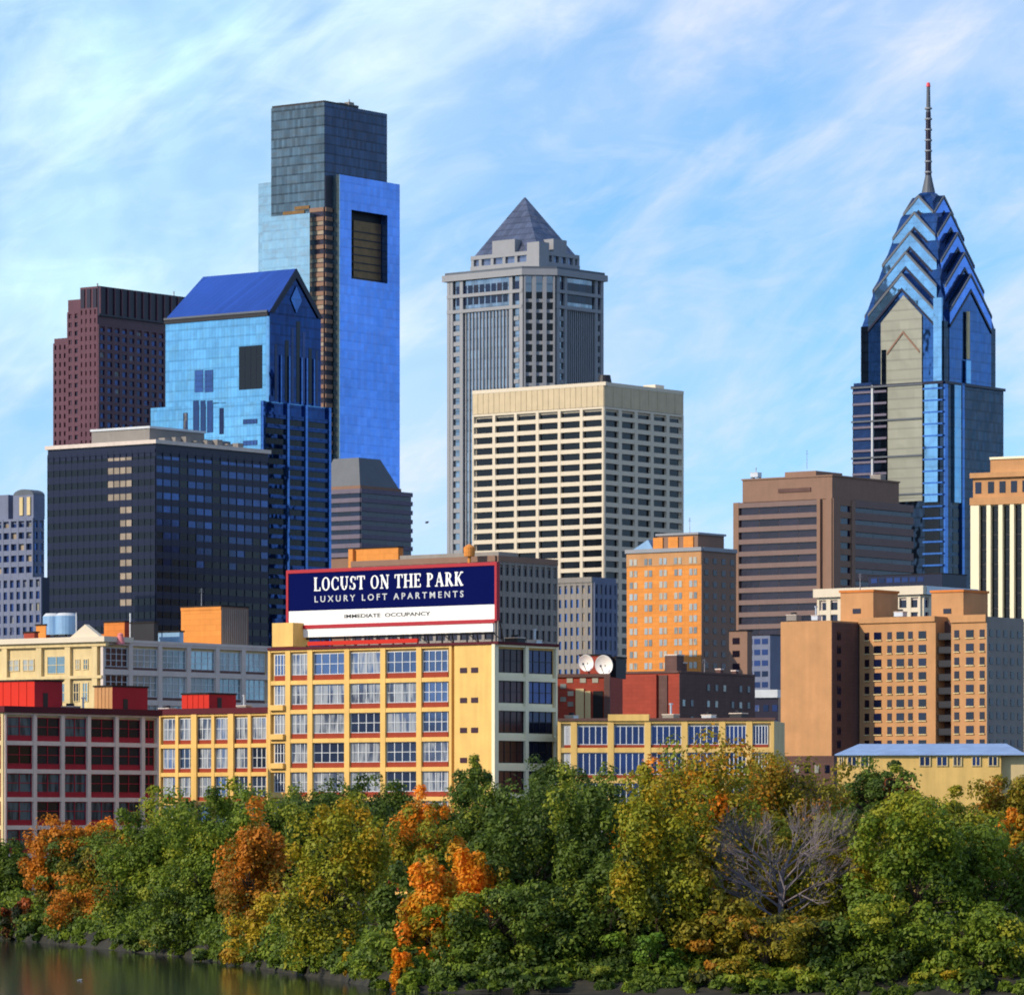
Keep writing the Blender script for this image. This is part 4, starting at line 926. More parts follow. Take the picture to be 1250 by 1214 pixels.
# ------------------------------------------------------------------ tallest glass tower
b = Bld('glass_skyscraper', 'tallest stepped glass skyscraper with a dark notch in its bright blue front', 'skyscraper', 396, 2250, 37, 4, 600)
WL = b.L(331); WR = b.Rr(472); zt = b.Z(125)
zsh = b.Z(222, (0, WL)); 
b.wall.box(0, WR, 0, WL, 0, zt, 'comcast_grey'); b.fR(WR).slab(b.wall, .1, WR, zt - 80, zt - .1, 0, .25, 'comcast_shade_navy')  # shade of the right side painted as navy glass
yl = b.L(317, 2); b.wall.box(1, 20, WL, yl, 0, zsh, 'slab_pale')
sub(b, 'roof_crown', lambda m: (m.box(.3, WR * .55, .3, WL - .3, zt + .002, zt + 1, 'dark_metal'), m.box(WR * .3, WR * .6, 2, 8, zt + 1, zt + 1.8, 'slate_roof'), m.box(WR - 6, WR, .1, WL, zt - 3, zt - .5, 'spire_light')))
fl = b.fL(WL)
# dark corner slot, gold light on its floors painted in
rows = [b.Z(258) - 4.3 * k for k in range(26, -1, -1)]
for z in rows: fl.slab(b.wall, fl.a(379), fl.len, z, z + 1.9, .1, .7, 'brown_stone')
fl.slab(b.wall, fl.a(379), fl.len, rows[0], rows[-1], .0, .2, 'dark_granite')
fr0 = b.fR(b.Rr(404)); fr0.slab(b.wall, 0, fr0.len, 0, b.Z(214), .3, .5, 'dark_granite')
for z in rows: fr0.slab(b.wall, 0, fr0.len, z, z + 1.9, .5, 1.0, 'brown_stone')
for k in range(17): z = rows[-1 - k]; b.win(fl, fl.a(381), fl.len - .4, z - 1.9, z - .1, 'window_beige_and_glint' if k % 4 in (1, 2) or k in (7, 15) else 'window_brown', None, 'window', .21)
for y_, px0, px1 in ((254, 346, 372), (249, 360, 378)): sub(b, 'gold_panel', lambda m: fl.slab(m, fl.a(px0), fl.a(px1), b.Z(y_ + 4), b.Z(y_), .01, .4, 'gold_clad'))
# pale left slab
xs_ = -4; ys0 = b.L(378, xs_); ys1 = b.L(320, xs_); zs = b.Z(260, (xs_, ys0))
sub(b, 'pale_glass_slab', lambda m: m.box(xs_, -.05, ys0, ys1, 0, zs, 'slab_pale'))
# blue right slab with the notch
yo = -4.4; sx0 = b.Rr(415, yo); sx1 = b.Rr(488, yo); zs = b.Z(213, (sx0, yo)); f = Face(b, (sx0, yo), (sx1, yo))
n0 = sx0 + f.a(429); n1 = sx0 + f.a(473); zn1 = f.z(256, f.a(429)); zn0 = f.z(340, f.a(429))
def slab(m):
    m.box(sx0, n0, yo, -.3, 0, zs, 'slab_blue'); m.box(n1, sx1, yo, -.3, 0, zs, 'slab_blue'); m.box(n0, n1, yo, -.3, 0, zn0, 'slab_blue'); m.box(n0, n1, yo, -.3, zn1, zs, 'slab_blue')
    Face(b, (sx0, -.3), (sx0, yo)).slab(m, .05, 4.05, 0, zs, 0, .5, 'slab_pale')  # sunlit end of the slab painted as paler glass
sub(b, 'blue_glass_slab', slab)
def nb(m):
    m.box(n0 + .01, n1 - .01, -.35, -.26, zn0, zn1, 'black_void'); m.box(n0 + 6, n1 - .5, -.9, -.36, zn0 + .5, zn1 - 4, 'gold_clad')
    for k in range(7): z = zn0 + 1 + k * 3.6; m.box(n0 + .1, n1 - .1, -1.2, -.91, z, z + .5, 'dark_metal')
sub(b, 'notch_recess', nb)
sub(b, 'antenna', lambda m: (m.bar((WR * .45, 2, zt + 1), (WR * .45, 2, zt + 4), .3, 'grey_granite'), m.box(WR * .42, WR * .5, 1, 4, zt + .9, zt + 2.6, 'grey_concrete')))
b.done()

# ------------------------------------------------------------------ pyramid-topped granite tower
b = Bld('pyramid_tower', 'grey granite skyscraper with a wide cornice and a pyramid roof, centre', 'skyscraper', 660, 1850, 40, 4, 680)
WL = b.L(547.5); WR = b.Rr(734); zt = b.Z(334); ch = 8.5
b.wall.prism([(ch, 0), (WR, 0), (WR, WL), (0, WL), (0, ch)], 0, zt, 'mellon_glass')
fl = Face(b, (0, WL), (0, ch)); fc = Face(b, (0, ch), (ch, 0)); fr = Face(b, (ch, 0), (WR, 0))
for f, cs in ((fl, (0, .035, .17, .83, .965)), (fr, (.01, .17, .83, .955))):
    for c in cs: f.slab(b.wall, f.len * c, f.len * c + 1.6, 0, zt, 0, .9, 'grey_granite')
    for k in range(1, 14):
        a = f.len * (.19 + .64 * k / 14); f.slab(b.wall, a, a + .42, 0, zt - 12, 0, .4, 'grey_granite')
    for y_ in (352, 371): z = b.Z(y_ + 3); f.slab(b.wall, 0, f.len, z, z + 1.3, 0, 1.1, 'grey_granite')
    for k in range(30):
        z = zt - 17 - 4.0 * k
        for c0, c1 in ((.05, .165), (.86, .95)): f.slab(b.wall, f.len * c0 + 1, f.len * c1, z, z + 1.6, 0, .6, 'grey_granite')
    for k in range(12): b.win(f, f.len * (.03 + .078 * k), f.len * (.03 + .078 * k) + 2.2, zt - 9.5, zt - 2, 'window_dark' if k % 4 else 'window_brown', None, 'window', .02)
for k in range(4): fc.slab(b.wall, fc.len * k / 3 - (.7 if k else -.1), fc.len * k / 3 + (.7 if k < 3 else -.1), 0, zt + 1.5, 0, 1.3, 'grey_granite')
for k in range(30):
    z = zt - 9 - 4 * k
    for j in range(3): b.win(fc, fc.len * j / 3 + .8, fc.len * (j + 1) / 3 - .8, z, z + 2.7, 'window_black', None, 'window', .05)
    if k < 30: fc.slab(b.wall, .2, fc.len - .2, z - 1.3, z, 0, .7, 'grey_granite')
o_ = 1.8
sub(b, 'cornice', lambda m: (m.prism([(ch - o_ * .4, -o_), (WR + o_, -o_), (WR + o_, WL + o_), (-o_, WL + o_), (-o_, ch - o_ * .4)], zt + .002, zt + 2.4, 'grey_granite'), m.prism([(ch, -1), (WR + 1, -1), (WR + 1, WL + 1), (-1, WL + 1), (-1, ch)], zt + 2.4, zt + 3.4, 'slate_roof')))
ty0 = 0; cx_, cy_ = WR / 2, WL / 2
zb0 = zt + 3.4; zb1 = b.Z(304, (4, 4)); zp = b.Z(241, (cx_, cy_)); hx = WR / 2 - 6.5; hy = WL / 2 - 6.5
def up(m):
    m.box(cx_ - hx, cx_ + hx, cy_ - hy, cy_ + hy, zt + 3.4, zb1, 'mellon_roof')
    f1 = Face(b, (cx_ - hx, cy_ + hy), (cx_ - hx, cy_ - hy)); f2 = Face(b, (cx_ - hx, cy_ - hy), (cx_ + hx, cy_ - hy))
    for f in (f1, f2):
        for c in (0, .12, .3, .48, .66, .84, .95): f.slab(m, f.len * c, f.len * c + 1.4, zb0, zb1, .01, .8, 'grey_granite')
        f.slab(m, 0, f.len, zb1 - 1.5, zb1 - .01, .01, 1, 'grey_granite'); f.slab(m, 0, f.len, zb0, zb0 + 2.5, .01, 1.2, 'grey_granite')
        f.slab(m, f.len * .33, f.len * .67, zb1, zb1 + 5, -5, 1.0, 'grey_granite')
    m.box(cx_ - hx - 2, cx_ - hx + 4, cy_ - hy - 2, cy_ - hy + 4, zb0, zb1 + 3, 'grey_granite')
sub(b, 'upper_tier', up)
sub(b, 'pyramid_roof', lambda m: m.prism([(cx_ - hx + .5, cy_ - hy + .5), (cx_ + hx - .5, cy_ - hy + .5), (cx_ + hx - .5, cy_ + hy - .5), (cx_ - hx + .5, cy_ + hy - .5)], zb1 + .004, zp, 'mellon_roof', [(cx_ - .2, cy_ - .2), (cx_ + .2, cy_ - .2), (cx_ + .2, cy_ + .2), (cx_ - .2, cy_ + .2)]))
b.done()

# ------------------------------------------------------------------ chevron-crowned spired tower
b = Bld('spired_tower', 'blue glass skyscraper with nested chevron gables and a tall thin spire, right', 'skyscraper', 1152, 1900, 37, 4, 700)
WL = b.L(1041); WR = b.Rr(1225); Cx, Cy = WR / 2, WL / 2; cp = (Cx, Cy)
zs = b.Z(465)
b.wall.box(0, WR, 0, WL, 0, zs, 'spire_navy')
h0 = min(WR, WL) / 2 - 1.8
z1 = b.Z(400, cp)
b.wall.box(Cx - h0, Cx + h0, Cy - h0, Cy + h0, zs, z1, 'spire_navy')
fl = Face(b, (0, WL), (0, 0)); fr = Face(b, (0, 0), (WR, 0))
# body: corner bays, tan centre panel for a reflection, light corner strips, floor bands
fl.slab(b.wall, fl.a(1085), fl.a(1127), b.Z(610), zs + .2, 0, .8, 'spire_tan_reflection')  # tan reflection in the glass painted as a raised panel
fl.slab(b.wall, fl.a(1130), fl.a(1146), b.Z(612), zs - .3, 0, .9, 'spire_light'); fr.slab(b.wall, fr.a(1163), fr.a(1171), b.Z(612), zs - .3, 0, .9, 'spire_light')
fl.slab(b.wall, fl.a(1065), fl.a(1067), 0, zs, 0, 1, 'pale_trim')
for k in range(26):
    z = zs - 3 - 4.6 * k
    fl.slab(b.wall, .2, fl.a(1083), z, z + .9, 0, .7, 'mauve_spandrel')
    fl.slab(b.wall, fl.a(1128), fl.len, z, z + .6, .2, 1.1, 'strip_blue')
    b.win(fl, .5, fl.a(1064), z + 1, z + 4.3, 'window_band_blue', None, 'window', .05)
    if k > 9:
        b.win(fl, fl.a(1129), fl.a(1147), z + 1, z + 4.3, 'window_black', None, 'window', .05); b.win(fr, fr.a(1163), fr.a(1172), z + 1, z + 4.3, 'window_black', None, 'window', .05)
for y_ in (466, 508, 553, 600): fl.slab(b.wall, 0, fl.a(1128), b.Z(y_ + 2), b.Z(y_), .8, 1.3, 'slate_roof')
fr.slab(b.wall, 0, 2.2, 0, zs, 0, .6, 'strip_blue'); fr.slab(b.wall, fr.a(1172), fr.a(1175), 0, zs, 0, 1, 'strip_blue')
fl.slab(b.wall, -.3, fl.len + .2, zs - 1, zs + .1, .02, 1.0, 'navy_panel'); fr.slab(b.wall, .1, fr.len, zs - 1, zs + .08, .02, 1.0, 'navy_panel')
TI = [(h0 + .2, 15.6, 338), (16.6, 14.4, 311), (13.4, 12.4, 286), (10.2, 9.8, 261), (7.0, 7.0, 240)]
def zc(py): return b.Z(py, cp)
SL = .98
def corecone(m):
    S = [(h0 - .3, z1), (17.2, zc(378)), (13.4, zc(332)), (10.6, zc(300)), (8.0, zc(268)), (4.2, zc(243)), (2.4, zc(236))]
    for (s0, q0), (s1, q1) in zip(S, S[1:]):
        m.prism([(Cx - s0, Cy - s0), (Cx + s0, Cy - s0), (Cx + s0, Cy + s0), (Cx - s0, Cy + s0)], q0, q1, 'spire_blue', [(Cx - s1, Cy - s1), (Cx + s1, Cy - s1), (Cx + s1, Cy + s1), (Cx - s1, Cy + s1)])
sub(b, 'crown_core', corecone)
for i, (d, w, py) in enumerate(TI):
    za = zc(py); zeave = za - w * SL; mt = 'spire_blue'
    zlow = zs if i == 0 else zeave - 14
    def tier(m):
        prof = [(-w, zlow), (w, zlow), (w, zeave), (0, za), (-w, zeave)]
        m.extr([(Cx - d, Cy + p, z) for p, z in prof], (2 * d, 0, 0), mt)
        e = .01 * (i + 1)
        m.extr([(Cx + p * .999, Cy - d + e, z - .02) for p, z in prof], (0, 2 * d - 2 * e, 0), mt)
    sub(b, 'crown_tier', tier)
    def trim(m):     # chevron bands on the two gable fronts seen and the two behind
        for axis in range(4):
            def P(p, z, o):
                x, y = ((Cx - d - o, Cy + p), (Cx + p, Cy - d - o), (Cx + d + o, Cy + p), (Cx + p, Cy + d + o))[axis]; return (x, y, z)
            for (t0, t1, mt_, o) in ((0, 1.0, 'slate_roof', .5), (1.0, 5.0, 'spire_light' if axis == 0 else 'slab_blue', .25), (5.0, 6.0, 'navy_panel', .45)):  # left front painted sunlit pale, the others deeper for shade
                for s_ in (-1, 1):
                    q = [P(s_ * w, zeave - t0 * 1.2, 0.02), P(0, za - t0 * 1.2, 0.02), P(0, za - t1 * 1.2, 0.02), P(s_ * w, zeave - t1 * 1.2, 0.02)]
                    v = Vector(P(0, 0, o)) - Vector(P(0, 0, 0)); m.extr(q, tuple(v), mt_)
    sub(b, 'chevron_band', trim)
# inner chevrons and vertical strips on the lowest gable
d0 = h0 + .2; za = zc(338)
def inner(m):
    for s_ in (-1, 1):
        pass
    fT = Face(b, (Cx - d0, Cy + 10), (Cx - d0, Cy - 10))
    c = 10 + 1.0; zt_ = za - 9
    m.extr([fT.P(c - 10.5, zs, .03), fT.P(c + 8.5, zs, .03), fT.P(c + 8.5, zt_ - 8.5 * SL, .03), fT.P(c, zt_, .03), fT.P(c - 10.5, zt_ - 10.5 * SL, .03)], tuple((fT.n.x * .5, fT.n.y * .5, 0)), 'spire_tan_reflection')
    for (wd, dz) in ((7.5, 14),):
        for s_ in (-1, 1): m.extr([fT.P(c, zt_ - dz, .54), fT.P(c + s_ * wd, zt_ - dz - wd * SL * 1.1, .54), fT.P(c + s_ * wd, zt_ - dz - wd * SL * 1.1 - 1, .54), fT.P(c, zt_ - dz - 1, .54)], tuple((fT.n.x * .3, fT.n.y * .3, 0)), 'brown_stone')
    fT.slab(m, 1.0, 3.0, zs, zs + 14, .54, .8, 'spire_navy')
sub(b, 'tan_reflection', inner)
def strips(m):
    fT = Face(b, (Cx - d0, Cy + 21), (Cx - d0, Cy - h0)); fT.slab(m, fT.len - 4.2, fT.len - .5, zs + .5, zc(372), .03, .9, 'spire_light')
    fU = Face(b, (Cx - 20, Cy - d0), (Cx + 20, Cy - d0)); a = fU.a(1178); fU.slab(m, a, a + 1.9, zs + 10, zc(385), .6, 1.1, 'cream_stone'); fU.slab(m, a - .8, a + 2.6, zs + .5, zs + 9.5, .6, 1.1, 'spire_light')
sub(b, 'light_strip', strips)
zsp = zc(242); ztp = zc(106)
def spire(m):
    m.cyl(Cx, Cy, zsp - 8, zsp + 2, 5.2, 'spire_blue', 2.8); m.cyl(Cx, Cy, zsp + 2, zsp + 9, 2.8, 'slate_roof', 1.25); m.cyl(Cx, Cy, zsp + 9, zsp + 34, 1.25, 'dark_granite', 1.0)
    m.cyl(Cx, Cy, zsp + 34, ztp, .9, 'slate_roof', .7)
    for k in range(7): z = zsp + 10 + k * 4.2; m.cyl(Cx, Cy, z, z + .6, 1.5, 'grey_granite')
sub(b, 'spire', spire)
sub(b, 'beacon', lambda m: m.cyl(Cx, Cy, ztp, ztp + 1.6, .9, 'beacon_red', .6))
b.done()

# ------------------------------------------------------------------ trees and shrubs on the bank
def leafmat(name, cols):
    m, N = newmat(name)
    at = N('ShaderNodeAttribute', attribute_name='hue').outputs['Fac']
    cr = N('ShaderNodeValToRGB', i={0: at}); el = cr.color_ramp.elements
    for k, (p, c) in enumerate(cols):
        e = el[k] if k < 2 else el.new(p)
        e.position = p; e.color = c + (1,)
    d = N('ShaderNodeBsdfPrincipled', i={'Base Color': cr.outputs[0], 'Roughness': .55, 'Specular IOR Level': .25})
    t = N('ShaderNodeBsdfTranslucent', i={'Color': cr.outputs[0]})
    finish(m, N, N('ShaderNodeMixShader', i={0: .34, 1: d.outputs[0], 2: t.outputs[0]}).outputs[0])
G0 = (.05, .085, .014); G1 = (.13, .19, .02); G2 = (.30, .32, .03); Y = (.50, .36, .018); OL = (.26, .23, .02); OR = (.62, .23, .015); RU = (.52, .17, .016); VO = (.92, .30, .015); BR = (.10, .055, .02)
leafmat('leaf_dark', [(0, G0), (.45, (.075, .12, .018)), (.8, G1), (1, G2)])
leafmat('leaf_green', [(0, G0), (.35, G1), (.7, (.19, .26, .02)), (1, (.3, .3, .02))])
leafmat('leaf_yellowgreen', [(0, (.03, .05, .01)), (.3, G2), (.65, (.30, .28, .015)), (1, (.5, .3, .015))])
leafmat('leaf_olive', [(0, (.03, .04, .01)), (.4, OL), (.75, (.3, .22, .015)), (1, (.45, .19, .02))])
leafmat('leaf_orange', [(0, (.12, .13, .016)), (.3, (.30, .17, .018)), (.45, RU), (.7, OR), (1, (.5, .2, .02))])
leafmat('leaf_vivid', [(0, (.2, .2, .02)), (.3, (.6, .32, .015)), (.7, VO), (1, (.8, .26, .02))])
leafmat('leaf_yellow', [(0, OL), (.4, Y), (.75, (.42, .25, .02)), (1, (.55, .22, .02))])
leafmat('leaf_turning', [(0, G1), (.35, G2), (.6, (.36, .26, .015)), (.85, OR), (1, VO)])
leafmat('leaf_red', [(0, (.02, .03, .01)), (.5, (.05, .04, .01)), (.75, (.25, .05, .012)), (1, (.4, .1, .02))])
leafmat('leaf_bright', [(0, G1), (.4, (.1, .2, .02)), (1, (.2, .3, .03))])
def crown_mesh(name, cx, cz, rx, ry, rz, mat, nclump, leaves, ls, bias=0.0, seed=0, drop=.0):
    r = np.random.default_rng(seed)
    ctr = []
    while len(ctr) < nclump:
        p = r.normal(size=3); p /= np.linalg.norm(p); q = r.random() ** .33; q = max(q, .35)
        if p[2] < -.97: continue
        if p[2] < 0: e_ = math.hypot(p[0], p[1]); p = p * np.array([min(1.5, 1 / max(e_, .3)) ** .8] * 2 + [1])
        wob = 1 + .15 * math.sin(3 * math.atan2(p[1], p[0]) + seed) + .16 * math.sin(5 * p[2] + seed * 2) + .1 * r.normal()
        c = p * q * wob; 
        if drop and r.random() < drop and c[2] > .2: continue
        ctr.append(c)
    ctr = np.array(ctr)
    V = []; Hh = []
    for c in ctr:
        cr_ = (.15 + .17 * r.random()) * (1.0 if nclump > 50 else 1.25)
        n = int(leaves * (.6 + .8 * r.random()))
        d = r.normal(size=(n, 3)); d /= np.linalg.norm(d, axis=1)[:, None]
        d[:, 2] = np.where(r.random(n) < .35, np.abs(d[:, 2]), d[:, 2])
        rad = cr_ * (.55 + .55 * r.random(n))
        pos = (c + d * rad[:, None] * np.array([1, 1, .8])) * np.array([rx, ry, rz])
        pos[:, 2] -= (d[:, 2] < 0) * 0.1
        nm = d + r.normal(size=(n, 3)) * .38 + np.array([0, 0, .2]); nm /= np.linalg.norm(nm, axis=1)[:, None]
        a = np.cross(nm, r.normal(size=(n, 3))); a /= np.linalg.norm(a, axis=1)[:, None]; b = np.cross(nm, a)
        s = ls * (.6 + .8 * r.random(n))[:, None]
        quad = np.stack([pos - a * s, pos - b * s * .6, pos + a * s, pos + b * s * .6], 1)
        V.append(quad)
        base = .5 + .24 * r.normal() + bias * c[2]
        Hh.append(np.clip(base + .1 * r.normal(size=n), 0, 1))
    V = np.concatenate(V).reshape(-1, 3) + np.array([cx, 0, cz]); Hh = np.concatenate(Hh)
    nf = len(Hh); me = bpy.data.meshes.new(name)
    me.vertices.add(nf * 4); me.vertices.foreach_set('co', V.astype(np.float32).ravel())
    me.loops.add(nf * 4); me.loops.foreach_set('vertex_index', np.arange(nf * 4, dtype=np.int32))
    me.polygons.add(nf); me.polygons.foreach_set('loop_start', np.arange(nf, dtype=np.int32) * 4)
    at = me.attributes.new('hue', 'FLOAT', 'FACE'); at.data.foreach_set('value', Hh.astype(np.float32))
    me.materials.append(MC[mat]); me.update(); me.validate()
    return me
def limbs(m, p, d, L, r, depth, rnd, mat, spread=.6):
    q = p + d * L; m.bar(p, q, r, mat, r * .68, 6)
    if depth == 0: return
    for k in range(rnd.choice((2, 3, 3)) if depth > 1 else 3):
        nd = (d + Vector((rnd.gauss(0, spread), rnd.gauss(0, spread), rnd.gauss(.1, spread * .6)))).normalized()
        limbs(m, p + d * L * rnd.uniform(.6, 1), nd, L * rnd.uniform(.6, .82), r * .6, depth - 1, rnd, mat, spread)
tseed = [10]
def bankD(px):
    t = (px - 625) / F; lo, hi = 100, 2000
    for _ in range(40):
        mid = (lo + hi) / 2
        if mid < bank(t * mid): lo = mid
        else: hi = mid
    return lo
def tree(name, label, cat, px, py, wpx, D, mat, low=None, bias=.15, dens=1.0, group='trees along the river bank', ls=.2, dx=0, drop=0, ryk=.8):
    """px,py: middle and top of the crown in the photo; wpx its width; low: row of the crown's lower edge"""
    Db = bankD(px)
    if low is None: D = Db + 1.5 + 2 * random.random()
    elif low >= 1180: D = Db + 4 + 3 * random.random()
    elif low >= 1160: D = Db + 8 + 3 * random.random()
    elif low >= 1130: D = Db + 15 + 4 * random.random()
    elif low >= 1110: D = Db + 22 + 4 * random.random()
    else: D = max(D, Db + 32)
    if low and low >= 1110: low = None
    tseed[0] += 1; sd_ = tseed[0]; k = D / F; rnd = random.Random(sd_)
    x = (px - 625) * k; g = gz(x, D); top = CAMZ + (HOR - py) * k
    bot = max(g + .2, CAMZ + (HOR - low) * k) if low else g - .3
    rt = bpy.data.objects.new(name, None); COL.objects.link(rt); rt.location = (x, D, g - .2); tag(rt, label, cat, group)
    rx = wpx * k / 2; rz = (top - bot) / 2; cz = (top + bot) / 2 - g; ry = rx * ryk
    rx *= .95; ry *= .9; rz_ = rz * .93
    n = int(max(16, min(210, 2.9 * dens * rx * rz)))
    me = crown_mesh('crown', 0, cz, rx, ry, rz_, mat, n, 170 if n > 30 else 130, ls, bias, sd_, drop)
    o = bpy.data.objects.new('crown', me); COL.objects.link(o); o.parent = rt
    m = MB(); h = max(1.5, cz - rz * .3)
    if rz * 2 > 4:
        r0 = .02 * (top - g) + .06
        m.bar((0, 0, -.5), (rnd.uniform(-.4, .4), 0, h), r0, 'bark', r0 * .7, 8)
        for i in range(6):
            a = rnd.uniform(0, 6.28); d = Vector((math.cos(a) * .8, math.sin(a) * .8, rnd.uniform(.5, 1.3))).normalized()
            limbs(m, Vector((0, 0, h * rnd.uniform(.5, .95))), d, min(rx, rz) * .5, r0 * .5, 2, rnd, 'bark', .4)
        m.build('trunk', rt)
    else:
        for i in range(5): m.bar((0, 0, -.3), (rnd.uniform(-rx, rx) * .5, rnd.uniform(-ry, ry) * .4, h), .06, 'bark', .03)
        m.build('stem', rt)
    return rt
TR = [
 # label, kind, px, top, width, depth, material, low, bias
 ('dark bushy tree at the far left edge below the red-silled block', 8, 1020, 60, 640, 'leaf_dark', 1110, .1),
 ('rust orange maple at the left, tallest orange crown left of the green tree', 70, 996, 85, 632, 'leaf_orange', 1110, .2),
 ('grey olive round tree between the rust maple and the large green tree', 112, 1022, 88, 615, 'leaf_olive', 1130, -.3),
 ('low orange tree leaning over the water at the left', 100, 1072, 95, 598, 'leaf_orange', 1165, .1),
 ('small golden orange tree right above the waterline at the left', 88, 1105, 70, 590, 'leaf_orange', 1165, .3),
 ('orange topped tree behind the large green tree, left', 128, 995, 60, 645, 'leaf_turning', 1060, .5),
 ('large dark green tree, left third of the bank', 190, 970, 130, 590, 'leaf_green', 1165, .12),
 ('green tree with olive crown behind the orange maple, left of centre', 262, 958, 130, 612, 'leaf_green', 1150, .15),
 ('dark green lower tree at the water under the large green tree', 235, 1060, 120, 560, 'leaf_dark', 1180, .1),
 ('layered orange maple standing between green trees, left of centre', 312, 988, 108, 575, 'leaf_orange', 1162, .15),
 ('yellow tree at the water below the layered orange maple', 322, 1085, 95, 558, 'leaf_yellow', 1182, .0),
 ('dark green tree directly below the billboard block, left part', 380, 945, 110, 640, 'leaf_dark', 1080, .1),
 ('green tree below the billboard block, behind the yellow topped one', 460, 942, 120, 640, 'leaf_dark', 1080, .1),
 ('large yellow green tree, centre left, reaching down to the water', 415, 985, 140, 560, 'leaf_yellowgreen', 1195, .25),
 ('yellow tree with orange tips, right part of the centre left clump', 510, 962, 100, 590, 'leaf_turning', 1100, .45),
 ('dark green low tree at the water, centre left', 395, 1080, 120, 530, 'leaf_green', 1200, .1),
 ('vivid orange tree, brightest crown of the bank, centre', 530, 1030, 84, 520, 'leaf_vivid', 1164, .1),
 ('second vivid orange crown, up and right of the brightest one', 570, 1016, 84, 520, 'leaf_vivid', 1135, .1),
 ('amber shrubby tree under the vivid orange crown', 505, 1075, 60, 508, 'leaf_turning', 1160, .2),
 ('dark round tree in front of the blank yellow wall bay', 578, 924, 58, 640, 'leaf_dark', 1010, 0),
 ('dark evergreen tree right of the billboard block corner', 690, 922, 100, 625, 'leaf_dark', 1040, 0),
 ('dark green tree in the middle behind the vivid orange one', 640, 945, 140, 600, 'leaf_dark', 1110, .05),
 ('deep green tree, centre right of the middle clump', 720, 950, 120, 560, 'leaf_dark', 1130, .1),
 ('green tree with lighter top, right below the vivid orange tree', 598, 1068, 135, 492, 'leaf_green', 1200, .3),
 ('large shadowed green tree at the bottom, centre', 640, 1062, 170, 470, 'leaf_dark', 1225, .2),
 ('dark tree filling the bottom between centre and the tall yellow green tree', 725, 1060, 130, 475, 'leaf_dark', 1235, .15),
 ('light green low tree at the water, left of the bottom centre', 478, 1120, 100, 480, 'leaf_green', 1210, .2),
 ('tall yellow green tree with orange top, right of centre', 850, 898, 190, 500, 'leaf_turning', 1120, .12),
 ('broad yellow green tree in front of the tall turning tree', 806, 945, 135, 470, 'leaf_yellowgreen', 1180, .15),
 ('olive tree right of the tall turning tree, below the cream building', 955, 928, 165, 530, 'leaf_olive', 1090, .1),
 ('orange shrub tree against the right end of the cream building', 935, 918, 50, 600, 'leaf_vivid', 985, .2),
 ('brownish olive tree left of the bare grey tree', 868, 1045, 110, 450, 'leaf_olive', 1200, -.1),
 ('bright green low tree at the bottom right of centre', 800, 1130, 95, 440, 'leaf_bright', 1235, .1),
 ('muted green undergrowth tree below the bare grey tree', 935, 1100, 170, 438, 'leaf_olive', 1240, -.2),
 ('yellow green tree right of the bare grey tree', 1030, 985, 125, 455, 'leaf_yellowgreen', 1140, .1),
 ('dark conifer in front of the yellow shed', 1072, 926, 95, 560, 'leaf_dark', 1000, 0),
 ('dark red tree in front of the yellow shed wall', 1098, 940, 52, 552, 'leaf_red', 995, .2),
 ('yellow green tree below the pale blue metal roof', 1150, 948, 130, 520, 'leaf_yellowgreen', 1070, .15),
 ('large fresh green tree, right side, in front of the others', 1112, 968, 150, 450, 'leaf_green', 1170, .35),
 ('fresh green lower tree at the bottom, right side', 1090, 1090, 130, 435, 'leaf_green', 1240, .35),
 ('dark green tree on the right edge with orange tips', 1205, 985, 140, 450, 'leaf_green', 1150, .2),
 ('dark green tree at the bottom right corner', 1195, 1105, 140, 432, 'leaf_green', 1240, .1),
 ('olive tree at the right edge beside the yellow shed', 1235, 940, 110, 540, 'leaf_olive', 1060, .15),
 ('orange tipped little tree among green trees at the right', 1195, 1008, 60, 438, 'leaf_turning', 1070, .4),
 ('shadowed tree in the dark gap at the bottom right', 1010, 1110, 100, 445, 'leaf_dark', 1240, 0),
 ('dark tree filling the foot of the blank yellow wall bay', 556, 985, 90, 620, 'leaf_dark', 1080, 0),
 ('olive green tree close behind the bare grey tree', 965, 1010, 130, 470, 'leaf_olive', 1118, -.1),
 ('dark green tree between the large yellow green tree and the vivid orange one', 482, 1052, 80, 540, 'leaf_dark', 1118, .1),
 ('dark bush filling the gap left of the large fresh green tree', 1035, 960, 70, 580, 'leaf_dark', 1040, 0),
 ('orange speckled tree at the right edge above the corner', 1245, 985, 60, 470, 'leaf_turning', 1080, .3),
]
for lab, px, py, w, D, mat, low, bias in TR:
    tree('autumn_tree' if mat in ('leaf_orange', 'leaf_vivid', 'leaf_turning', 'leaf_yellow', 'leaf_red') else 'broadleaf_tree', lab, 'tree', px, py, w, D, mat, low, bias)
FILL = [(20, 1035), (110, 1010), (215, 985), (300, 978), (385, 970), (455, 968), (520, 985), (600, 955), (665, 950), (745, 945), (830, 950), (905, 965), (985, 975), (1060, 975), (1130, 985), (1190, 985), (1250, 965)]
FW = ['left end', 'below the red-silled block', 'behind the large green tree', 'behind the orange maple', 'left below the billboard', 'behind the yellow green tree', 'behind the yellow topped tree', 'behind the vivid orange tree', 'below the billboard block corner', 'left of the tall turning tree', 'behind the tall turning tree', 'below the cream building end', 'behind the bare grey tree', 'below the left end of the shed', 'below the middle of the shed', 'below the right end of the shed', 'right end']
for (px, py), w_ in zip(FILL, FW): tree('broadleaf_tree', 'dark tree in the shaded back row, ' + w_, 'tree', px, py, 118, 610, 'leaf_dark', 1095, .1)
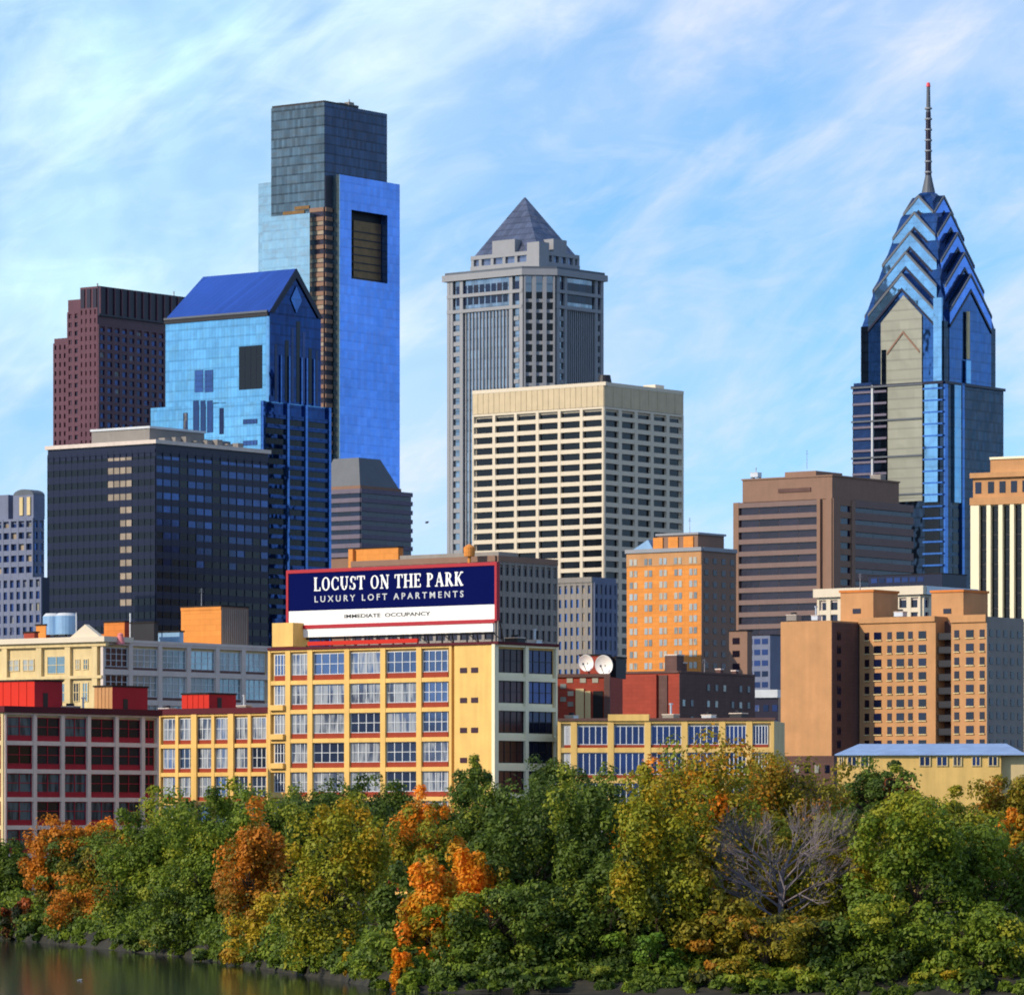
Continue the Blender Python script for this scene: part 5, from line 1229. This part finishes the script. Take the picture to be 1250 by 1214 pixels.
SH = [
 ('dark shrub at the waterline at the left edge', 12, 1105, 60, 622, 'leaf_dark'), ('reddish low shrub at the left edge above the water', 22, 1092, 40, 630, 'leaf_red'), ('dark green shrub beside the low orange tree', 48, 1110, 60, 612, 'leaf_dark'),
 ('dark shrub under the large green tree', 170, 1130, 70, 565, 'leaf_dark'), ('olive shrub under the large green tree', 205, 1140, 60, 548, 'leaf_olive'), ('small green shrub at the water left of the yellow tree', 262, 1150, 60, 530, 'leaf_dark'),
 ('yellow brown shrub on the water edge below the yellow tree', 300, 1160, 55, 512, 'leaf_yellow'), ('green shrub hanging over the water, centre left', 372, 1160, 70, 490, 'leaf_green'), ('low green shrub at the point of the bank', 440, 1165, 60, 462, 'leaf_green'),
 ('golden little shrub at the point of the bank', 428, 1155, 26, 458, 'leaf_yellow'), ('orange little shrub near the bottom, left of centre', 490, 1152, 26, 455, 'leaf_vivid'), ('bottom green shrub below the shadowed tree', 560, 1165, 100, 440, 'leaf_green'),
 ('bottom dark shrub, centre', 650, 1175, 110, 436, 'leaf_dark'), ('bottom olive shrub right of centre', 870, 1165, 90, 430, 'leaf_olive'), ('bottom green shrub below the bare tree', 960, 1175, 90, 428, 'leaf_green'), ('bottom yellow green shrub, right', 1140, 1180, 90, 424, 'leaf_yellowgreen'),
 ('dark shrub in the bottom gap, right of centre', 740, 1165, 80, 436, 'leaf_dark')]
for lab, px, py, w, D, mat in SH: tree('shrub', lab, 'shrub', px, py, w, D, mat, None, .1, 1.4, 'shrubs along the waterline', .26)
# undergrowth: a belt of dark bushes nobody could count
V = []; Hh = []
r = np.random.default_rng(99)
for t_ in range(900):
    px_ = r.uniform(-80, 1330); k_ = r.random(); D = bankD(px_) + .2 + 32 * k_ ** 1.5; x = (px_ - 625) * D / F; g = gz(x, D); h = (.45 + 2.2 * min(1, k_ * 2.0)) * r.uniform(.5, 1.3)
    n_ = 200; d = r.normal(size=(n_, 3)); d /= np.linalg.norm(d, axis=1)[:, None]; d[:, 2] = np.abs(d[:, 2])
    pos = np.array([x, D, g]) + d * np.array([h * .9, h * .8, h]) * r.uniform(.7, 1.1, size=(n_, 1))
    nm = d + r.normal(size=(n_, 3)) * .6; nm /= np.linalg.norm(nm, axis=1)[:, None]
    a = np.cross(nm, r.normal(size=(n_, 3))); a /= np.linalg.norm(a, axis=1)[:, None]; bb = np.cross(nm, a); s_ = .26 * r.uniform(.6, 1.4, size=(n_, 1))
    V.append(np.stack([pos - a * s_, pos - bb * s_ * .6, pos + a * s_, pos + bb * s_ * .6], 1)); Hh.append(np.clip(r.normal(.3, .22) + .08 * r.normal(size=n_), 0, 1))
V = np.concatenate(V).reshape(-1, 3); Hh = np.concatenate(Hh); nf = len(Hh)
me = bpy.data.meshes.new('undergrowth'); me.vertices.add(nf * 4); me.vertices.foreach_set('co', V.astype(np.float32).ravel())
me.loops.add(nf * 4); me.loops.foreach_set('vertex_index', np.arange(nf * 4, dtype=np.int32)); me.polygons.add(nf); me.polygons.foreach_set('loop_start', np.arange(nf, dtype=np.int32) * 4)
at = me.attributes.new('hue', 'FLOAT', 'FACE'); at.data.foreach_set('value', Hh.astype(np.float32)); me.materials.append(MC['leaf_green']); me.update(); me.validate()
o = bpy.data.objects.new('undergrowth', me); COL.objects.link(o); tag(o, 'dark mixed undergrowth covering the river bank between the trees', 'undergrowth', kind='stuff')
# bare grey tree
rt = bpy.data.objects.new('bare_tree', None); COL.objects.link(rt); D = bankD(952) + 12; x = (952 - 625) * D / F; g = gz(x, D); rt.location = (x, D, g - .2); rt.scale = (1.45, 1.35, 1.4)
tag(rt, 'leafless grey tree with fine twigs among the olive trees, right of centre', 'tree', 'trees along the river bank')
rnd = random.Random(5); m = MB(); tw_ = MB()
m.bar((0, 0, 0), (.1, 0, 6), .22, 'grey_bark', .15, 8)
def bare(p, d, L, r, dep):
    q = p + d * L; (m if dep > 2 else tw_).bar(p, q, r, 'grey_bark', r * .7, 5 if dep > 2 else 3)
    if dep == 0: return
    for k in range(3 if dep > 1 else 6):
        nd = (d + Vector((rnd.gauss(0, .42), rnd.gauss(0, .42), rnd.gauss(.12, .3)))).normalized(); bare(p + d * L * rnd.uniform(.45, 1), nd, L * rnd.uniform(.6, .85), r * .58, dep - 1)
for k in range(14):
    a = k * 2.4; bare(Vector((.1, 0, 2.6 + k * .26)), Vector((math.cos(a) * 1.0, math.sin(a) * .7, rnd.uniform(.25, 1.2))).normalized(), 2.4, .085, 4)
m.build('trunk', rt); tag(tw_.build('twigs', rt), kind='stuff')
# more things standing on the roofs
bpy.context.view_layer.update(); DG = bpy.context.evaluated_depsgraph_get()
def rest(px, py, D):      # find the roof that carries it
    zr = CAMZ + (HOR - py) * D / F
    for dd in range(0, 60):
        y = D + dd - 6; ok, loc, *_ = scene.ray_cast(DG, Vector(((px - 625) / F * y, y, 900)), Vector((0, 0, -1)))
        if ok and abs(loc.z - zr) < 3.0:
            y += 2.2; ok, loc, *_ = scene.ray_cast(DG, Vector(((px - 625) / F * y, y, 900)), Vector((0, 0, -1)))
            if ok and abs(loc.z - zr) < 4: return y, loc.z
    print('NO ROOF', px, py, D); return D, zr
def runit(px, py, D, w, h, mat, label, cat='roof unit', kind=0):
    D, zr = rest(px, py, D); t = Bld('roof_unit', label, cat, px, D, 37, 4, group='machines on the roofs'); t.root.location.z = zr
    sub(t, 'casing', lambda m: (m.box(0, w, 0, w * 1.3, .25, h, mat), m.box(-.08, w + .08, -.08, w * 1.3 + .08, h + .002, h + .12, 'pale_concrete')))
    sub(t, 'base', lambda m: (m.box(.1, w - .1, .1, .3, 0, .249, 'dark_metal'), m.box(.1, w - .1, w * 1.3 - .3, w * 1.3 - .1, 0, .249, 'dark_metal')))
    if kind == 0: sub(t, 'fan', lambda m: m.cyl(w / 2, w * .65, h + .121, h + .5, w * .33, 'dark_metal'))
    else: sub(t, 'flue', lambda m: (m.cyl(w / 2, w * .65, h + .121, h + 1.5, .16, 'silver_metal'), m.cyl(w / 2, w * .65, h + 1.5, h + 1.7, .3, 'silver_metal')))
for a_ in ((206, 862, 741, 1.6, 1.0, 'silver_metal', 'small silver roof unit at the left end of the yellow wing roof', 0), (300, 863, 738, 1.4, 1.2, 'grey_concrete', 'grey roof unit with a flue near the right end of the yellow wing roof', 1),
           (88, 864, 706, 1.8, 1.1, 'grey_concrete', 'grey fan unit between the red stair houses', 0), (103, 865, 708, 1.1, .8, 'silver_metal', 'small silver unit with a flue between the red stair houses', 1),
           (632, 782, 712, 1.8, 1.2, 'dark_metal', 'dark fan unit on the billboard block roof right of the sign', 0), (655, 784, 716, 1.3, 1.0, 'silver_metal', 'silver unit with a flue at the right end of the billboard block roof', 1),
           (310, 800, 868, 2.0, 1.4, 'grey_concrete', 'grey fan unit right of the tall orange lift house', 0), (700, 875, 716, 1.2, .9, 'silver_metal', 'small silver unit on the left of the low cream roof', 0), (822, 875, 712, 1.5, 1.0, 'grey_concrete', 'grey unit with a flue on the low cream roof before the red brick wall', 1), (868, 876, 711, 1.3, .9, 'silver_metal', 'silver fan unit on the low cream roof before the dark brick wall', 0), (905, 876, 709, 1.6, 1.1, 'dark_metal', 'dark fan unit near the right end of the low cream roof', 0),
           (972, 757, 836, 1.6, 1.2, 'grey_concrete', 'grey fan unit on top of the blank orange gable block', 0), (998, 758, 832, 1.0, 1.0, 'silver_metal', 'silver unit with a flue on top of the blank orange gable block', 1), (1102, 752, 845, 1.4, 1.0, 'silver_metal', 'silver fan unit between the two orange stair towers', 0),
           (1075, 581, 1535, 3.0, 2.0, 'grey_concrete', 'grey fan unit on the brown office tower roof', 0), (925, 583, 1545, 2.2, 1.6, 'silver_metal', 'silver unit with a flue at the left of the brown office tower roof', 1)):
    runit(a_[0], a_[1], a_[2], a_[3], a_[4], a_[5], a_[6], kind=a_[7])
def antenna(px, py, D, h, label):
    D, zr = rest(px, py, D); t = Bld('antenna', label, 'antenna', px, D, 37, 4, group='thin antennas on the roofs'); t.root.location.z = zr
    sub(t, 'mast', lambda m: m.bar((0, 0, 0), (0, 0, h), .09, 'grey_granite', .04)); sub(t, 'crossbar', lambda m: (m.bar((-.6, 0, h * .8), (.6, 0, h * .8), .05, 'grey_granite'), m.bar((-.4, 0, h * .92), (.4, 0, h * .92), .05, 'grey_granite')))
antenna(246, 740, 848, 3.2, 'thin antenna on the tall orange lift house'); antenna(842, 657, 1165, 4, 'thin antenna on the narrow orange tower'); antenna(985, 572, 1540, 6, 'thin antenna on the brown office tower roof box'); antenna(860, 818, 780, 2.5, 'thin antenna above the dark brick wall'); antenna(1050, 722, 850, 3, 'thin antenna on the left orange stair tower'); antenna(15, 783, 825, 3, 'thin antenna on the old cream block near the left edge')
# retaining wall by the left edge, dark hull of the bank, birds
b = Bld('retaining_wall', 'grey stone retaining wall among the bushes at the left edge', 'wall', 34, 655, 10, 3.4)
WL = b.L(-40); b.wall.box(0, 1, 0, WL, -1, b.Z(1058), 'retaining_wall_stone'); sub(b, 'coping', lambda m: m.box(-.15, 1.15, -.1, WL, b.Z(1058) + .003, b.Z(1058) + .3, 'pale_concrete')); b.done()
def bird(name, label, px, py, D, s, flying, mat, z=None):
    rt = bpy.data.objects.new(name, None); COL.objects.link(rt); rt.location = ((px - 625) * D / F, D, z if z is not None else CAMZ + (HOR - py) * D / F); rt.rotation_euler = (0, 0, R(25)); rt.scale = (s, s, s); tag(rt, label, 'bird')
    v = [(-.5, 0, .02), (-.3, 0, .03), (0, 0, .02), (.28, 0, .06), (.4, 0, .14), (.5, 0, .14), (.62, 0, .12)]; rad = [.03, .11, .16, .12, .07, .06, .015]
    me = bpy.data.meshes.new('body'); vs = []; fs = []; n = 10
    for (x_, y_, z_), r_ in zip(v, rad):
        for k in range(n): t = 2 * math.pi * k / n; vs.append((x_, r_ * math.cos(t), z_ + r_ * math.sin(t)))
    for i in range(len(v) - 1):
        for k in range(n): fs.append((i * n + k, i * n + (k + 1) % n, (i + 1) * n + (k + 1) % n, (i + 1) * n + k))
    fs.append(tuple(range(n))); fs.append(tuple((len(v) - 1) * n + k for k in range(n)))
    me.from_pydata(vs, [], fs); me.materials.append(MC[mat]); me.shade_smooth(); o = bpy.data.objects.new('body', me); COL.objects.link(o); o.parent = rt
    for s_ in (-1, 1):
        w = MB()
        if flying:
            w.extr([(.2, s_ * .1, .1), (.25, s_ * .55, .38), (.0, s_ * 1.15, .3), (-.05, s_ * .5, .32), (-.2, s_ * .1, .08)], (0, 0, .03), mat)
        else: w.extr([(.2, s_ * .12, .12), (-.1, s_ * .17, .14), (-.5, s_ * .08, .1), (-.1, s_ * .14, .0)], (0, s_ * .03, 0), 'feather_grey')
        w.build('wing', rt)
bird('bird', 'small dark bird in flight right of the hipped banded tower', 521, 638, 600, .55, True, 'feather_grey')
bird('bird', 'tiny white bird floating on the river at the lower left', 97, 1196, 455, .5, False, 'feather_white', .03)
